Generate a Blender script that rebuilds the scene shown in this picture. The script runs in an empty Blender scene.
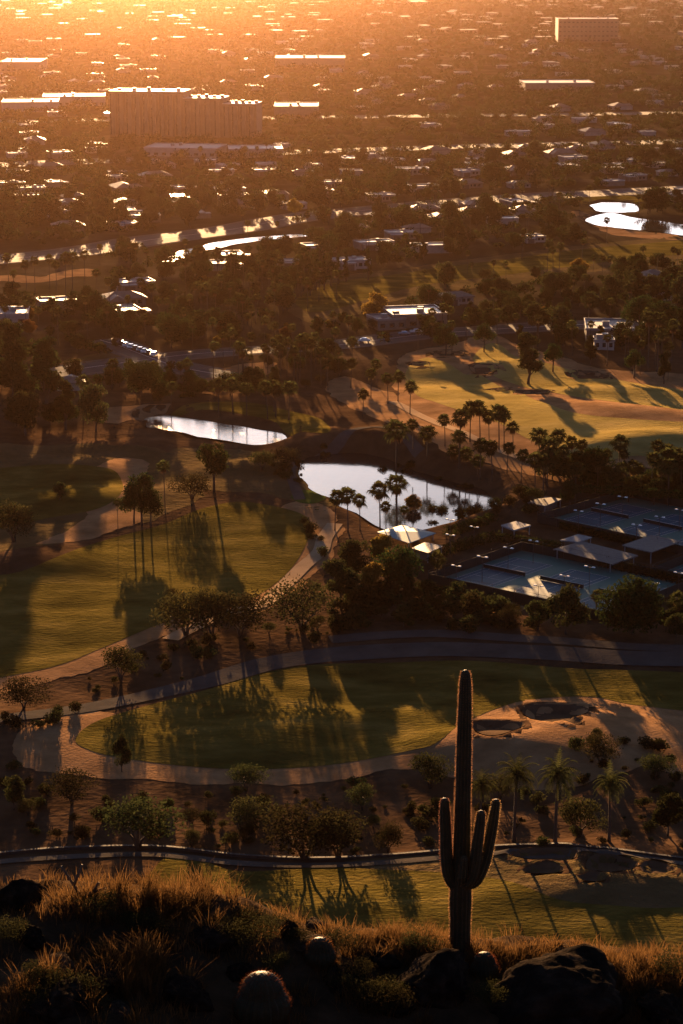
import bpy, math, random
import numpy as np
from mathutils import Vector, geometry, noise

random.seed(11)
RNG = np.random.default_rng(11)
SC = bpy.context.scene
COL = SC.collection

# ------------------------------------------------------------------ camera
F, YH, H = 2400.0, -90.0, 150.0
PITCH = math.atan((512 - YH) / F)
CP, SP = math.cos(PITCH), math.sin(PITCH)
CAM = Vector((0, 0, H))
SUN_EL, SUN_AZ = math.radians(5.4), math.radians(-5.2)
TO_SUN = Vector((math.sin(SUN_AZ) * math.cos(SUN_EL), math.cos(SUN_AZ) * math.cos(SUN_EL), math.sin(SUN_EL)))


def at(px, py, z=0.0):
    dx, dy = (px - 341.5) / F, -(py - 512) / F
    d = Vector((dx, CP + dy * SP, -SP + dy * CP))
    t = (z - H) / d.z
    return CAM + d * t


def px_per_m(p):
    depth = (p.y) * CP - (p.z - H) * SP
    return F / depth


def height_m(p, hpx):
    dep = math.atan2(H - p.z, p.y)
    return hpx / (px_per_m(p) * math.cos(dep))


cam = bpy.data.objects.new('camera', bpy.data.cameras.new('camera'))
COL.objects.link(cam)
cam.location = CAM
cam.rotation_euler = (math.pi / 2 - PITCH, 0, 0)
cam.data.sensor_fit = 'VERTICAL'
cam.data.sensor_height = 36.0
cam.data.lens = 36.0 * F / 1024
cam.data.clip_start = 0.5
cam.data.clip_end = 20000
SC.camera = cam

# ------------------------------------------------------------------ light
w = bpy.data.worlds.new('World')
SC.world = w
w.use_nodes = True
nt = w.node_tree
sky = nt.nodes.new('ShaderNodeTexSky')
sky.sky_type = 'NISHITA'
sky.sun_disc = False
sky.sun_elevation = SUN_EL
sky.sun_rotation = SUN_AZ
sky.air_density = 0.15
sky.dust_density = 0.3
sky.ozone_density = 0.5
nt.links.new(sky.outputs[0], nt.nodes['Background'].inputs[0])
nt.nodes['Background'].inputs[1].default_value = 0.05
sl = bpy.data.lights.new('sun', 'SUN')
sl.energy = 5.0
sl.angle = math.radians(0.5)
sl.color = (1.0, 0.57, 0.25)
so = bpy.data.objects.new('sun', sl)
COL.objects.link(so)
so.location = (0, 0, 300)
so.rotation_euler = (-TO_SUN).to_track_quat('-Z', 'Y').to_euler()

SC.view_settings.view_transform = 'Standard'
SC.view_settings.look = 'None'
SC.view_settings.exposure = 2.7
SC.view_settings.gamma = 1
SC.render.engine = 'CYCLES'
cy = SC.cycles
cy.max_bounces = 5
cy.diffuse_bounces = 2
cy.glossy_bounces = 2
cy.transmission_bounces = 3
cy.volume_bounces = 0
cy.transparent_max_bounces = 8
cy.use_denoising = True
cy.denoiser = 'OPENIMAGEDENOISE'
cy.caustics_reflective = False
cy.caustics_refractive = False
cy.sample_clamp_indirect = 2.0


# ------------------------------------------------------------------ materials
def new_mat(name):
    m = bpy.data.materials.new(name)
    m.use_nodes = True
    n = m.node_tree
    n.nodes.clear()
    out = n.nodes.new('ShaderNodeOutputMaterial')
    return m, n, out


def noise_mix(n, cols, scale, detail=4, vec=None, stretch=None):
    """colour ramp over a noise"""
    tc = n.nodes.new('ShaderNodeTexCoord')
    src = tc.outputs['Object']
    if stretch:
        mp = n.nodes.new('ShaderNodeMapping')
        mp.inputs['Scale'].default_value = stretch
        n.links.new(src, mp.inputs[0])
        src = mp.outputs[0]
    nz = n.nodes.new('ShaderNodeTexNoise')
    nz.inputs['Scale'].default_value = scale
    nz.inputs['Detail'].default_value = detail
    nz.inputs['Roughness'].default_value = 0.62
    n.links.new(src, nz.inputs['Vector'])
    cr = n.nodes.new('ShaderNodeValToRGB')
    e = cr.color_ramp.elements
    k = len(cols)
    while len(e) < k:
        e.new(0.5)
    for i, c in enumerate(cols):
        e[i].position = 0.3 + 0.4 * i / max(1, k - 1)
        e[i].color = (*c, 1)
    n.links.new(nz.outputs['Fac'], cr.inputs[0])
    return cr.outputs[0], nz.outputs['Fac'], src


def solid(name, cols, scale=1.0, rough=0.8, bump=0.0, bscale=None, spec=0.3, metal=0.0, stretch=None, bdist=0.1):
    m, n, out = new_mat(name)
    c, f, src = noise_mix(n, cols, scale, stretch=stretch)
    if spec == 0:
        b = n.nodes.new('ShaderNodeBsdfDiffuse')
        n.links.new(c, b.inputs['Color'])
    else:
        b = n.nodes.new('ShaderNodeBsdfPrincipled')
        n.links.new(c, b.inputs['Base Color'])
        b.inputs['Roughness'].default_value = rough
        b.inputs['Specular IOR Level'].default_value = spec
        b.inputs['Metallic'].default_value = metal
    if bump:
        nz = n.nodes.new('ShaderNodeTexNoise')
        nz.inputs['Scale'].default_value = bscale or scale * 4
        nz.inputs['Detail'].default_value = 5
        nz.inputs['Roughness'].default_value = 0.6
        n.links.new(src, nz.inputs['Vector'])
        bp = n.nodes.new('ShaderNodeBump')
        bp.inputs['Strength'].default_value = bump
        bp.inputs['Distance'].default_value = bdist
        n.links.new(nz.outputs['Fac'], bp.inputs['Height'])
        n.links.new(bp.outputs[0], b.inputs['Normal'])
    n.links.new(b.outputs[0], out.inputs[0])
    return m


def leafy(name, cols, trans=0.35, scale=0.4):
    m, n, out = new_mat(name)
    c, f, src = noise_mix(n, cols, scale)
    oi = n.nodes.new('ShaderNodeObjectInfo')
    mr = n.nodes.new('ShaderNodeMapRange')
    mr.inputs['To Min'].default_value = 0.7
    mr.inputs['To Max'].default_value = 1.35
    n.links.new(oi.outputs['Random'], mr.inputs['Value'])
    mr2 = n.nodes.new('ShaderNodeMapRange')
    mr2.inputs['To Min'].default_value = 0.465
    mr2.inputs['To Max'].default_value = 0.52
    n.links.new(oi.outputs['Random'], mr2.inputs['Value'])
    hv = n.nodes.new('ShaderNodeHueSaturation')
    n.links.new(c, hv.inputs['Color'])
    n.links.new(mr.outputs[0], hv.inputs['Value'])
    n.links.new(mr2.outputs[0], hv.inputs['Hue'])
    d = n.nodes.new('ShaderNodeBsdfDiffuse')
    t = n.nodes.new('ShaderNodeBsdfTranslucent')
    n.links.new(hv.outputs[0], d.inputs[0])
    n.links.new(hv.outputs[0], t.inputs[0])
    mx = n.nodes.new('ShaderNodeMixShader')
    mx.inputs[0].default_value = trans
    n.links.new(d.outputs[0], mx.inputs[1])
    n.links.new(t.outputs[0], mx.inputs[2])
    n.links.new(mx.outputs[0], out.inputs[0])
    return m


def water(name, col, rough, wave, wscale):
    m, n, out = new_mat(name)
    b = n.nodes.new('ShaderNodeBsdfPrincipled')
    b.inputs['Base Color'].default_value = (*col, 1)
    b.inputs['Roughness'].default_value = rough
    b.inputs['IOR'].default_value = 1.33
    tc = n.nodes.new('ShaderNodeTexCoord')
    nz = n.nodes.new('ShaderNodeTexNoise')
    nz.inputs['Scale'].default_value = wscale
    nz.inputs['Detail'].default_value = 3
    n.links.new(tc.outputs['Object'], nz.inputs['Vector'])
    bp = n.nodes.new('ShaderNodeBump')
    bp.inputs['Strength'].default_value = wave
    bp.inputs['Distance'].default_value = 0.05
    n.links.new(nz.outputs['Fac'], bp.inputs['Height'])
    n.links.new(bp.outputs[0], b.inputs['Normal'])
    n.links.new(b.outputs[0], out.inputs[0])
    return m


def ground_mat():
    m, n, out = new_mat('desert_ground')
    b = n.nodes.new('ShaderNodeBsdfDiffuse')
    c1, f1, src = noise_mix(n, [(.035, .022, .013), (.072, .042, .024), (.120, .070, .039)], 0.08, 9)
    c2, f2, _ = noise_mix(n, [(.022, .020, .010), (.045, .034, .02), (.085, .066, .046)], 0.03, 8)
    sx = n.nodes.new('ShaderNodeSeparateXYZ')
    n.links.new(src, sx.inputs[0])
    mr = n.nodes.new('ShaderNodeMapRange')
    mr.inputs['From Min'].default_value = 760
    mr.inputs['From Max'].default_value = 900
    n.links.new(sx.outputs[1], mr.inputs['Value'])
    mx = n.nodes.new('ShaderNodeMixRGB')
    n.links.new(mr.outputs[0], mx.inputs[0])
    n.links.new(c1, mx.inputs[1])
    n.links.new(c2, mx.inputs[2])
    n.links.new(mx.outputs[0], b.inputs['Color'])
    nz = n.nodes.new('ShaderNodeTexNoise')
    nz.inputs['Scale'].default_value = 0.55
    nz.inputs['Detail'].default_value = 6
    n.links.new(src, nz.inputs['Vector'])
    bp = n.nodes.new('ShaderNodeBump')
    bp.inputs['Strength'].default_value = 0.8
    bp.inputs['Distance'].default_value = 0.32
    n.links.new(nz.outputs['Fac'], bp.inputs['Height'])
    n.links.new(bp.outputs[0], b.inputs['Normal'])
    n.links.new(b.outputs[0], out.inputs[0])
    return m


M = {}
M['ground'] = ground_mat()
M['hill'] = solid('hill_soil', [(.020, .014, .009), (.040, .026, .015), (.065, .042, .024)], 1.2, 0.95, 0.8, 6, 0)
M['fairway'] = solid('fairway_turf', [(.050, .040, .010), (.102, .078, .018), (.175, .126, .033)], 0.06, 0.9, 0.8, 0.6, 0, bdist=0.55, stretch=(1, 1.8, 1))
M['dormant_sunlit'] = solid('dormant_turf_sunlit', [(.20, .148, .044), (.30, .22, .066), (.38, .275, .095)], 0.05, 0.9, 0.8, 0.55, 0, bdist=0.55, stretch=(1, 1.8, 1))  # dormant gold turf, its colour lightened to carry strong sun on the upper fairway
M['green'] = solid('putting_turf', [(.055, .078, .018), (.075, .097, .022)], 0.15, 0.9, 0.3, 1.5, 0)
M['rough'] = solid('dormant_rough', [(.060, .048, .022), (.100, .070, .032), (.140, .094, .046)], 0.06, 0.95, 0.9, 0.45, 0, bdist=0.8)
M['sand'] = solid('shaded_bunker_sand', [(.075, .050, .031), (.11, .074, .046)], 0.3, 0.95, 0.5, 1.2, 0, bdist=.2)  # sand darkened so the shade inside the bowls sits in the colour
M['waste'] = solid('sandy_waste', [(.18, .100, .048), (.27, .150, .072), (.36, .205, .10)], 0.12, 0.95, 0.8, 1.3, 0, bdist=0.2)
M['path'] = solid('cart_path_concrete', [(.34, .23, .135), (.44, .30, .18)], 0.3, 0.85, 0.1, 2, 0)
M['greypath'] = solid('gravel_track', [(.062, .055, .048), (.10, .086, .072)], 0.15, 0.9, 0.6, 1.2, 0)
M['asphalt'] = solid('asphalt', [(.045, .043, .042), (.07, .066, .062)], 0.2, 0.9, 0.1, 3, 0.08)
M['kerb'] = solid('kerb_concrete', [(.09, .082, .072), (.13, .12, .105)], 0.5, 0.9, spec=0)
M['paint'] = solid('white_paint', [(.5, .5, .48), (.6, .6, .58)], 2, 0.8)
M['pond'] = water('pond_water', (.01, .016, .016), 0.07, 0.22, 0.8)
M['canal'] = water('canal_water', (.012, .016, .016), 0.14, 0.6, 0.6)
M['leaf'] = leafy('leaf_dark_green', [(.010, .017, .006), (.019, .029, .009), (.034, .045, .014)], 0.2)
M['leaf_dry'] = leafy('leaf_olive', [(.017, .021, .008), (.029, .033, .012), (.048, .048, .018)], 0.22)
M['leaf_sunlit'] = leafy('leaf_sunlit_gold', [(.07, .045, .011), (.11, .066, .016), (.15, .09, .023)], 0.42)  # glow of sunlit crowns put into the leaf colour
M['palmleaf'] = leafy('palm_frond', [(.02, .024, .009), (.036, .039, .013), (.06, .056, .02)], 0.3, 1.0)
M['palmdry'] = leafy('palm_dry_frond', [(.08, .052, .024), (.13, .085, .04)], 0.25, 1.0)
M['bark'] = solid('bark', [(.045, .032, .022), (.08, .058, .04)], 1.5, 0.95, 0.5, 6, stretch=(1, 1, .3))
M['scrub'] = leafy('scrub_leaf', [(.015, .016, .007), (.027, .025, .010), (.045, .037, .015)], 0.25, 1.0)
M['drygrass'] = leafy('dry_grass_blade', [(.055, .034, .011), (.10, .062, .019), (.16, .10, .032)], 0.4, 3.0)
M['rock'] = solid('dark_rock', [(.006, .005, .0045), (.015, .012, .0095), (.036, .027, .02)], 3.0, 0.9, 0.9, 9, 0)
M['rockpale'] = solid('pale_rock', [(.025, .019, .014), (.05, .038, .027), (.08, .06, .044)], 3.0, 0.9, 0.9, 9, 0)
M['cactus'] = solid('cactus_skin', [(.018, .020, .010), (.030, .031, .014), (.045, .040, .02)], 4, 0.7, 0.5, 14, 0.3)
M['spine'] = leafy('cactus_spine', [(.20, .115, .055), (.30, .18, .09)], 0.45, 5)
M['spine_dark'] = leafy('cactus_spine_dark', [(.07, .03, .012), (.12, .055, .02)], 0.5, 5)
M['wood_grey'] = solid('weathered_stem', [(.08, .055, .035), (.14, .10, .065)], 4, 0.9, 0.4, 20)
M['roofwhite'] = solid('white_flat_roof', [(.20, .19, .175), (.34, .33, .31)], 0.02, 0.6, 0.3, 0.6, 0.22)
M['roofdistant'] = solid('dull_flat_roof', [(.07, .062, .055), (.14, .13, .12), (.26, .25, .235)], 0.02, 0.7, 0.2, 0.6, 0.15)
M['rooftan'] = solid('tan_tile_roof', [(.13, .085, .06), (.2, .135, .095)], 0.6, 0.6, 0.3, 2, 0.35)
M['roofgrey'] = solid('grey_flat_roof', [(.14, .135, .13), (.22, .21, .2)], 0.3, 0.45, 0.2, 0.7, 0.35)
M['stucco'] = solid('tan_stucco', [(.14, .105, .075), (.20, .15, .11)], 0.5, 0.9)
M['stuccopale'] = solid('pale_stucco', [(.20, .18, .155), (.28, .25, .215)], 0.5, 0.9)
M['blockwall'] = solid('brown_block_wall', [(.10, .068, .046), (.14, .098, .068)], 0.3, 0.85)
M['glass'] = solid('dark_window_glass', [(.012, .014, .016), (.02, .022, .024)], 1, 0.08, spec=0.6)
M['door'] = solid('door_paint', [(.06, .04, .03), (.09, .06, .045)], 1, 0.6)
M['court_green'] = solid('court_surround', [(.030, .125, .105), (.040, .150, .125)], 0.2, 0.75, spec=0.2)
M['court_blue'] = solid('court_blue', [(.018, .085, .115), (.026, .105, .135)], 0.2, 0.75, spec=0.2)
M['screen'] = solid('windscreen_cloth', [(.008, .014, .012), (.014, .022, .018)], 0.8, 0.9)
M['metal_dark'] = solid('dark_painted_steel', [(.02, .02, .02), (.03, .03, .03)], 2, 0.5, spec=0.4)
M['lamp'] = solid('lamp_housing', [(.6, .6, .58), (.72, .72, .7)], 2, 0.4)
M['canopy_teal'] = solid('teal_canopy_cloth', [(.13, .25, .27), (.17, .31, .33)], 0.6, 0.7)
M['canopy_white'] = solid('white_roof_panel', [(.19, .19, .19), (.26, .26, .26)], 0.8, 0.9)
M['slat'] = solid('grey_slat_roof', [(.08, .075, .07), (.19, .18, .17)], 0.9, 0.9, stretch=(1, 6, 1))
M['car_white'] = solid('car_paint_white', [(.62, .62, .6), (.7, .7, .68)], 0.5, 0.18, spec=0.6)
M['car_silver'] = solid('car_paint_silver', [(.32, .33, .34), (.4, .41, .42)], 0.5, 0.2, spec=0.7, metal=0.5)
M['car_dark'] = solid('car_paint_dark', [(.02, .022, .028), (.035, .036, .04)], 0.5, 0.18, spec=0.6)
M['tyre'] = solid('tyre_rubber', [(.015, .015, .015), (.022, .022, .022)], 4, 0.9)
M['wall_dark'] = solid('dark_stone_wall', [(.03, .024, .02), (.06, .046, .036)], 1.2, 0.9, 0.5, 4)


# ------------------------------------------------------------------ object helpers
def mesh_np(name, verts, faces, mat, smooth=False):
    """verts (n,3); faces: list of index tuples or an (m,k) array"""
    me = bpy.data.meshes.new(name)
    verts = np.asarray(verts, dtype=np.float32)
    if isinstance(faces, np.ndarray):
        m, k = faces.shape
        me.vertices.add(len(verts))
        me.vertices.foreach_set('co', verts.ravel())
        me.loops.add(m * k)
        me.loops.foreach_set('vertex_index', faces.astype(np.int32).ravel())
        me.polygons.add(m)
        me.polygons.foreach_set('loop_start', np.arange(0, m * k, k, dtype=np.int32))
        me.polygons.foreach_set('loop_total', np.full(m, k, dtype=np.int32))
    else:
        me.from_pydata([tuple(map(float, v)) for v in verts], [], faces)
    if smooth:
        me.polygons.foreach_set('use_smooth', np.ones(len(me.polygons), dtype=bool))
    me.update(calc_edges=True)
    me.validate()
    if mat:
        me.materials.append(mat)
    return me


def link(name, me, parent=None, loc=None):
    o = bpy.data.objects.new(name, me)
    COL.objects.link(o)
    if parent:
        o.parent = parent
    if loc is not None:
        o.location = loc
    return o


def tag(o, label=None, cat=None, group=None, kind=None):
    if label:
        o['label'] = label
    if cat:
        o['category'] = cat
    if group:
        o['group'] = group
    if kind:
        o['kind'] = kind
    return o


def empty(name, loc, label, cat, group=None, rz=0.0, s=1.0):
    o = bpy.data.objects.new(name, None)
    COL.objects.link(o)
    o.location = loc
    o.rotation_euler = (0, 0, rz)
    o.scale = (s, s, s) if not isinstance(s, tuple) else s
    o.empty_display_size = 0.1
    return tag(o, label, cat, group)


def struct(name, me):
    return tag(link(name, me), kind='structure')


class MB:
    """collects shapes for ONE mesh"""
    def __init__(self):
        self.v, self.f = [], []

    def add(self, vs, fs):
        b = len(self.v)
        self.v += [tuple(x) for x in vs]
        self.f += [tuple(b + i for i in f) for f in fs]

    def box(self, x0, x1, y0, y1, z0, z1):
        vs = [(x, y, z) for z in (z0, z1) for x, y in ((x0, y0), (x1, y0), (x1, y1), (x0, y1))]
        self.add(vs, [(3, 2, 1, 0), (4, 5, 6, 7), (0, 1, 5, 4), (1, 2, 6, 5), (2, 3, 7, 6), (3, 0, 4, 7)])

    def prism(self, poly, z0, z1):
        n = len(poly)
        a = sum(poly[i][0] * poly[(i + 1) % n][1] - poly[(i + 1) % n][0] * poly[i][1] for i in range(n))
        if a < 0:
            poly = poly[::-1]
        vs = [(p[0], p[1], z0) for p in poly] + [(p[0], p[1], z1) for p in poly]
        self.add(vs, [tuple(range(n))[::-1], tuple(range(n, 2 * n))] + [(i, (i + 1) % n, n + (i + 1) % n, n + i) for i in range(n)])

    def tube(self, pts, rads, n=8, tip=False):
        pts = [Vector(p) for p in pts]
        rings = []
        ref = Vector((1, 0, 0)) if abs((pts[-1] - pts[0]).normalized().x) < .8 else Vector((0, 1, 0))
        for i, p in enumerate(pts):
            t = (pts[min(i + 1, len(pts) - 1)] - pts[max(i - 1, 0)]).normalized()
            a = t.cross(ref).normalized()
            b = t.cross(a)
            rings.append([p + (a * math.cos(q) + b * math.sin(q)) * rads[i] for q in (2 * math.pi * k / n for k in range(n))])
        vs = [v for r in rings for v in r]
        fs = []
        for i in range(len(pts) - 1):
            for k in range(n):
                fs.append((i * n + k, i * n + (k + 1) % n, (i + 1) * n + (k + 1) % n, (i + 1) * n + k))
        fs.append(tuple(range(n))[::-1])
        fs.append(tuple(range((len(pts) - 1) * n, len(pts) * n)))
        self.add(vs, fs)

    def mesh(self, name, mat, smooth=False):
        return mesh_np(name, self.v, self.f, mat, smooth)

    def obj(self, name, mat, parent=None, smooth=False):
        return link(name, self.mesh(name, mat, smooth), parent)


ORD = ('first second third fourth fifth sixth seventh eighth ninth tenth eleventh twelfth thirteenth fourteenth fifteenth sixteenth '
       'seventeenth eighteenth nineteenth twentieth').split()


def ordinal(i, n):
    if n == 1:
        return 'lone'
    if i == 0:
        return 'leftmost'
    if i == n - 1:
        return 'rightmost'
    return ORD[i] if i < len(ORD) else 'twenty-' + ORD[i - 20]


# ------------------------------------------------------------------ polygons in world from pixels
def catmull(pts, closed=True, n=6):
    out = []
    m = len(pts)
    for i in range(m if closed else m - 1):
        if closed:
            p0, p1, p2, p3 = (pts[(i + j - 1) % m] for j in range(4))
        else:
            p0, p1, p2, p3 = pts[max(i - 1, 0)], pts[i], pts[i + 1], pts[min(i + 2, m - 1)]
        for k in range(n):
            t = k / n
            out.append(tuple(0.5 * ((2 * b) + (-a + c) * t + (2 * a - 5 * b + 4 * c - d) * t * t + (-a + 3 * b - 3 * c + d) * t ** 3)
                             for a, b, c, d in zip(p0, p1, p2, p3)))
    if not closed:
        out.append(tuple(pts[-1]))
    return out


def ground_xy(px, py):
    p = on_ground(px, py) if 'PADS' in globals() and len(PADS) >= 3 else at(px, py)
    return (p.x, p.y)


def wpoly(px, smooth=True, z=None):
    p = [ground_xy(*q) for q in px] if z is None else [tuple(at(*q, z)[:2]) for q in px]
    return catmull(p) if smooth else p


def inside(poly, x, y):
    x, y = np.asarray(x, float), np.asarray(y, float)
    r = np.zeros(x.shape, bool)
    n = len(poly)
    for i in range(n):
        (x0, y0), (x1, y1) = poly[i], poly[(i + 1) % n]
        if y0 == y1:
            continue
        c = ((y0 > y) != (y1 > y)) & (x < (x1 - x0) * (y - y0) / (y1 - y0) + x0)
        r ^= c
    return r


def sdist(poly, x, y):
    x, y = np.asarray(x, float), np.asarray(y, float)
    d = np.full(x.shape, 1e9)
    n = len(poly)
    for i in range(n):
        (x0, y0), (x1, y1) = poly[i], poly[(i + 1) % n]
        ex, ey = x1 - x0, y1 - y0
        L = ex * ex + ey * ey + 1e-9
        t = np.clip(((x - x0) * ex + (y - y0) * ey) / L, 0, 1)
        d = np.minimum(d, (x - x0 - t * ex) ** 2 + (y - y0 - t * ey) ** 2)
    d = np.sqrt(d)
    return np.where(inside(poly, x, y), -d, d)


PX = {}
PX['pond'] = [(304, 463), (324, 455), (366, 455), (404, 467), (446, 481), (486, 493), (492, 508), (457, 519), (425, 527), (402, 530), (378, 523), (338, 500), (312, 485)]
PX['lake'] = [(147, 420), (165, 415), (220, 424), (276, 433), (283, 440), (263, 446), (208, 437), (150, 428)]
PX['canal'] = [(163, 260), (174, 255), (203, 246), (233, 241), (276, 236), (296, 235), (296, 237), (262, 241), (233, 245), (203, 251), (175, 261)]
PX['far_pond'] = [(592, 205), (606, 202), (630, 204), (632, 210), (612, 212), (596, 210)]
PX['far_pond_b'] = [(592, 217), (612, 214), (632, 218), (650, 221), (690, 228), (690, 235), (650, 231), (630, 229), (600, 225)]
WZ = -0.85
WATER = {k: wpoly(v, k != 'lake', WZ) for k, v in PX.items()}
for k, pl in WATER.items():          # uneven shorelines
    sc0 = 1.0 if k in ('pond', 'lake') else 2.6
    q = []
    for i in range(len(pl)):
        a, b = pl[i], pl[(i + 1) % len(pl)]
        nn = max(1, int(math.dist(a, b) / (3 * sc0)))
        for j in range(nn):
            x, y = a[0] + (b[0] - a[0]) * j / nn, a[1] + (b[1] - a[1]) * j / nn
            v = noise.noise_vector(Vector((x * .13 / sc0, y * .13 / sc0, 3.3)))
            q.append((x + v.x * 1.7 * sc0, y + v.y * 1.7 * sc0))
    WATER[k] = q

# bumps: (px, py, rx m, ry m, rot deg, height)
BUMPS = []
BUNKER = {}


def dip(px, py, rx, ry, rot, hh):
    p = at(px, py)
    BUMPS.append((p.x, p.y, rx, ry, math.radians(rot), hh))


for nm, px, py, wpx, hpx, rot, dp in (
        ('a', 555, 717, 64, 28, -8, .26), ('b', 496, 737, 52, 24, -6, .26), ('c', 572, 734, 17, 9, 0, .22),
        ('d', 546, 866, 66, 15, -5, .26), ('e', 610, 880, 52, 24, -6, .26), ('f', 656, 886, 34, 17, -5, .26), ('g', 591, 897, 30, 9, 0, .24), ('m', 544, 883, 40, 12, 0, .24),
        ('h', 483, 373, 28, 7, -10, .15), ('i', 447, 354, 30, 6, -8, .15), ('j', 588, 378, 40, 8, -10, .14), ('k', 532, 398, 34, 7, -10, .14), ('n', 500, 392, 26, 5, -8, .14), ('o', 420, 366, 22, 5, 0, .14)):
    p = at(px, py)
    k = px_per_m(p)
    rx, ry = wpx / 2 / k, hpx / 2 / k / math.sin(math.atan2(H, p.y))
    BUNKER[nm] = (p.x, p.y, rx, ry, math.radians(rot), -dp * min(rx, ry, 7))
    BUMPS.append(BUNKER[nm])
for a in ((575, 452, 78, 75, 0, 6.0), (610, 930, 60, 27, 0, 2.6), (530, 752, 26, 14, 10, 1.5), (600, 725, 14, 12, 0, 1.4), (470, 745, 14, 10, 0, .9), (250, 470, 16, 10, 0, 1.5), (115, 446, 18, 10, 0, 1.4), (330, 445, 16, 12, 0, 1.2),
          (420, 452, 25, 12, -35, 1.0), (60, 470, 22, 14, 0, 2.0), (75, 500, 24, 14, 20, 1.5), (600, 470, 20, 10, 10, 1.6), (640, 460, 22, 10, 10, 1.4),
          (30, 560, 22, 16, 0, 1.4), (570, 395, 26, 18, -40, 1.4), (500, 372, 24, 18, -30, 1.4), (650, 395, 28, 18, -40, 1.8), (620, 425, 26, 14, -40, 1.6),
          (455, 395, 20, 14, -30, 1.1), (250, 745, 20, 9, 0, 1.0), (335, 722, 22, 9, 10, 1.3), (560, 862, 30, 9, 5, 1.2), (640, 895, 24, 8, 5, 1.2), (200, 400, 30, 14, 0, 1.2)):
    dip(*a)

WAVES = []
rr = random.Random(5)
for i in range(16):
    lam = rr.uniform(22, 110)
    an = rr.uniform(0, 2 * math.pi)
    WAVES.append((math.cos(an) * 2 * math.pi / lam, math.sin(an) * 2 * math.pi / lam, rr.uniform(0, 6.28), lam * .0024))

PADS = []      # flat areas: (poly, z)


BOX = {}


def near(pl, x, y, r):
    b = BOX.get(id(pl))
    if b is None:
        b = BOX[id(pl)] = (min(p[0] for p in pl), max(p[0] for p in pl), min(p[1] for p in pl), max(p[1] for p in pl))
    return (x > b[0] - r) & (x < b[1] + r) & (y > b[2] - r) & (y < b[3] + r)


def hgt(x, y):
    x, y = np.asarray(x, float), np.asarray(y, float)
    h = np.zeros(x.shape)
    for kx, ky, ph, a in WAVES:
        h += a * np.sin(kx * x + ky * y + ph)
    amp = np.interp(y, [300, 360, 760, 900, 1100], [.7, 1, 1, .45, .25])
    h = h * amp
    for cx, cy_, rx, ry, ro, hh in BUMPS:
        dx, dy = x - cx, y - cy_
        u = (dx * math.cos(ro) + dy * math.sin(ro)) / rx
        v = (-dx * math.sin(ro) + dy * math.cos(ro)) / ry
        r = np.sqrt(u * u + v * v)
        if hh < 0:
            r = r + .10 * np.sin(3 * np.arctan2(v, u) + cx)
            t = np.clip((1.06 - r) / .28, 0, 1)
            h += hh * (t * t * (3 - 2 * t)) + .32 * np.exp(-((r - 1.2) / .16) ** 2)
        else:
            t = np.clip(1 - r / 1.5, 0, 1)
            h += hh * (t * t * (3 - 2 * t))
    for pl, z in PADS:
        k = near(pl, x, y, 13)
        if k.any():
            d = sdist(pl, x[k], y[k])
            t = np.clip((d - 1.5) / 10, 0, 1)
            t = t * t * (3 - 2 * t)
            h[k] = z * (1 - t) + h[k] * t
    for pl in WATER.values():
        k = near(pl, x, y, 8)
        if k.any():
            d = sdist(pl, x[k], y[k])
            t = np.clip((d + 2) / 9, 0, 1)
            t = t * t * (3 - 2 * t)
            h[k] = np.where(d < 7, (-2.1) * (1 - t) + np.maximum(h[k], -.2) * t, h[k])
    return h


def hz(x, y):
    return float(hgt(np.array([x]), np.array([y]))[0])


def on_ground(px, py):
    p = at(px, py)
    for _ in range(3):
        p = at(px, py, hz(p.x, p.y))
    return p


# tennis pads must be known before the ground is made
def pad_quad(pA, pD, wv):
    A, D = at(*pA), at(*pD)
    u = (D - A)
    L = u.length
    u = u.normalized()
    v = Vector((-u.y, u.x, 0))
    if v.y < 0:
        v = -v
    return A, u, v, L, wv


TENNIS = [pad_quad((428, 583), (606, 622), 37), pad_quad((537, 523), (700, 559), 38), pad_quad((652, 577), (760, 598), 34)]
for A, u, v, L, wv in TENNIS:
    PADS.append(([tuple((A + u * a + v * b)[:2]) for a, b in ((0, 0), (L, 0), (L, wv), (0, wv))], 0.0))

# ------------------------------------------------------------------ ground
ds = np.concatenate([np.arange(-300, 150, 75), np.arange(150, 320, 10), np.arange(320, 760, 1.25), np.arange(760, 1000, 3), np.arange(1000, 1600, 10),
                     np.arange(1600, 4400, 50), np.arange(4400, 9001, 460)])
us = np.concatenate([[-3, -1.6, -.9, -.5, -.32, -.24, -.2], np.arange(-.175, .1751, .0021), [.2, .24, .32, .5, .9, 1.6, 3]])
D, U = np.meshgrid(ds, us, indexing='ij')
GX = U * np.clip(D, 150, 1300)
GY = D
GZ = hgt(GX, GY)
nr, nc = D.shape
idx = np.arange(nr * nc).reshape(nr, nc)
quads = np.stack([idx[:-1, :-1], idx[:-1, 1:], idx[1:, 1:], idx[1:, :-1]], -1).reshape(-1, 4)
struct('ground', mesh_np('ground', np.stack([GX, GY, GZ], -1).reshape(-1, 3), quads, M['ground'], True))


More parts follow.
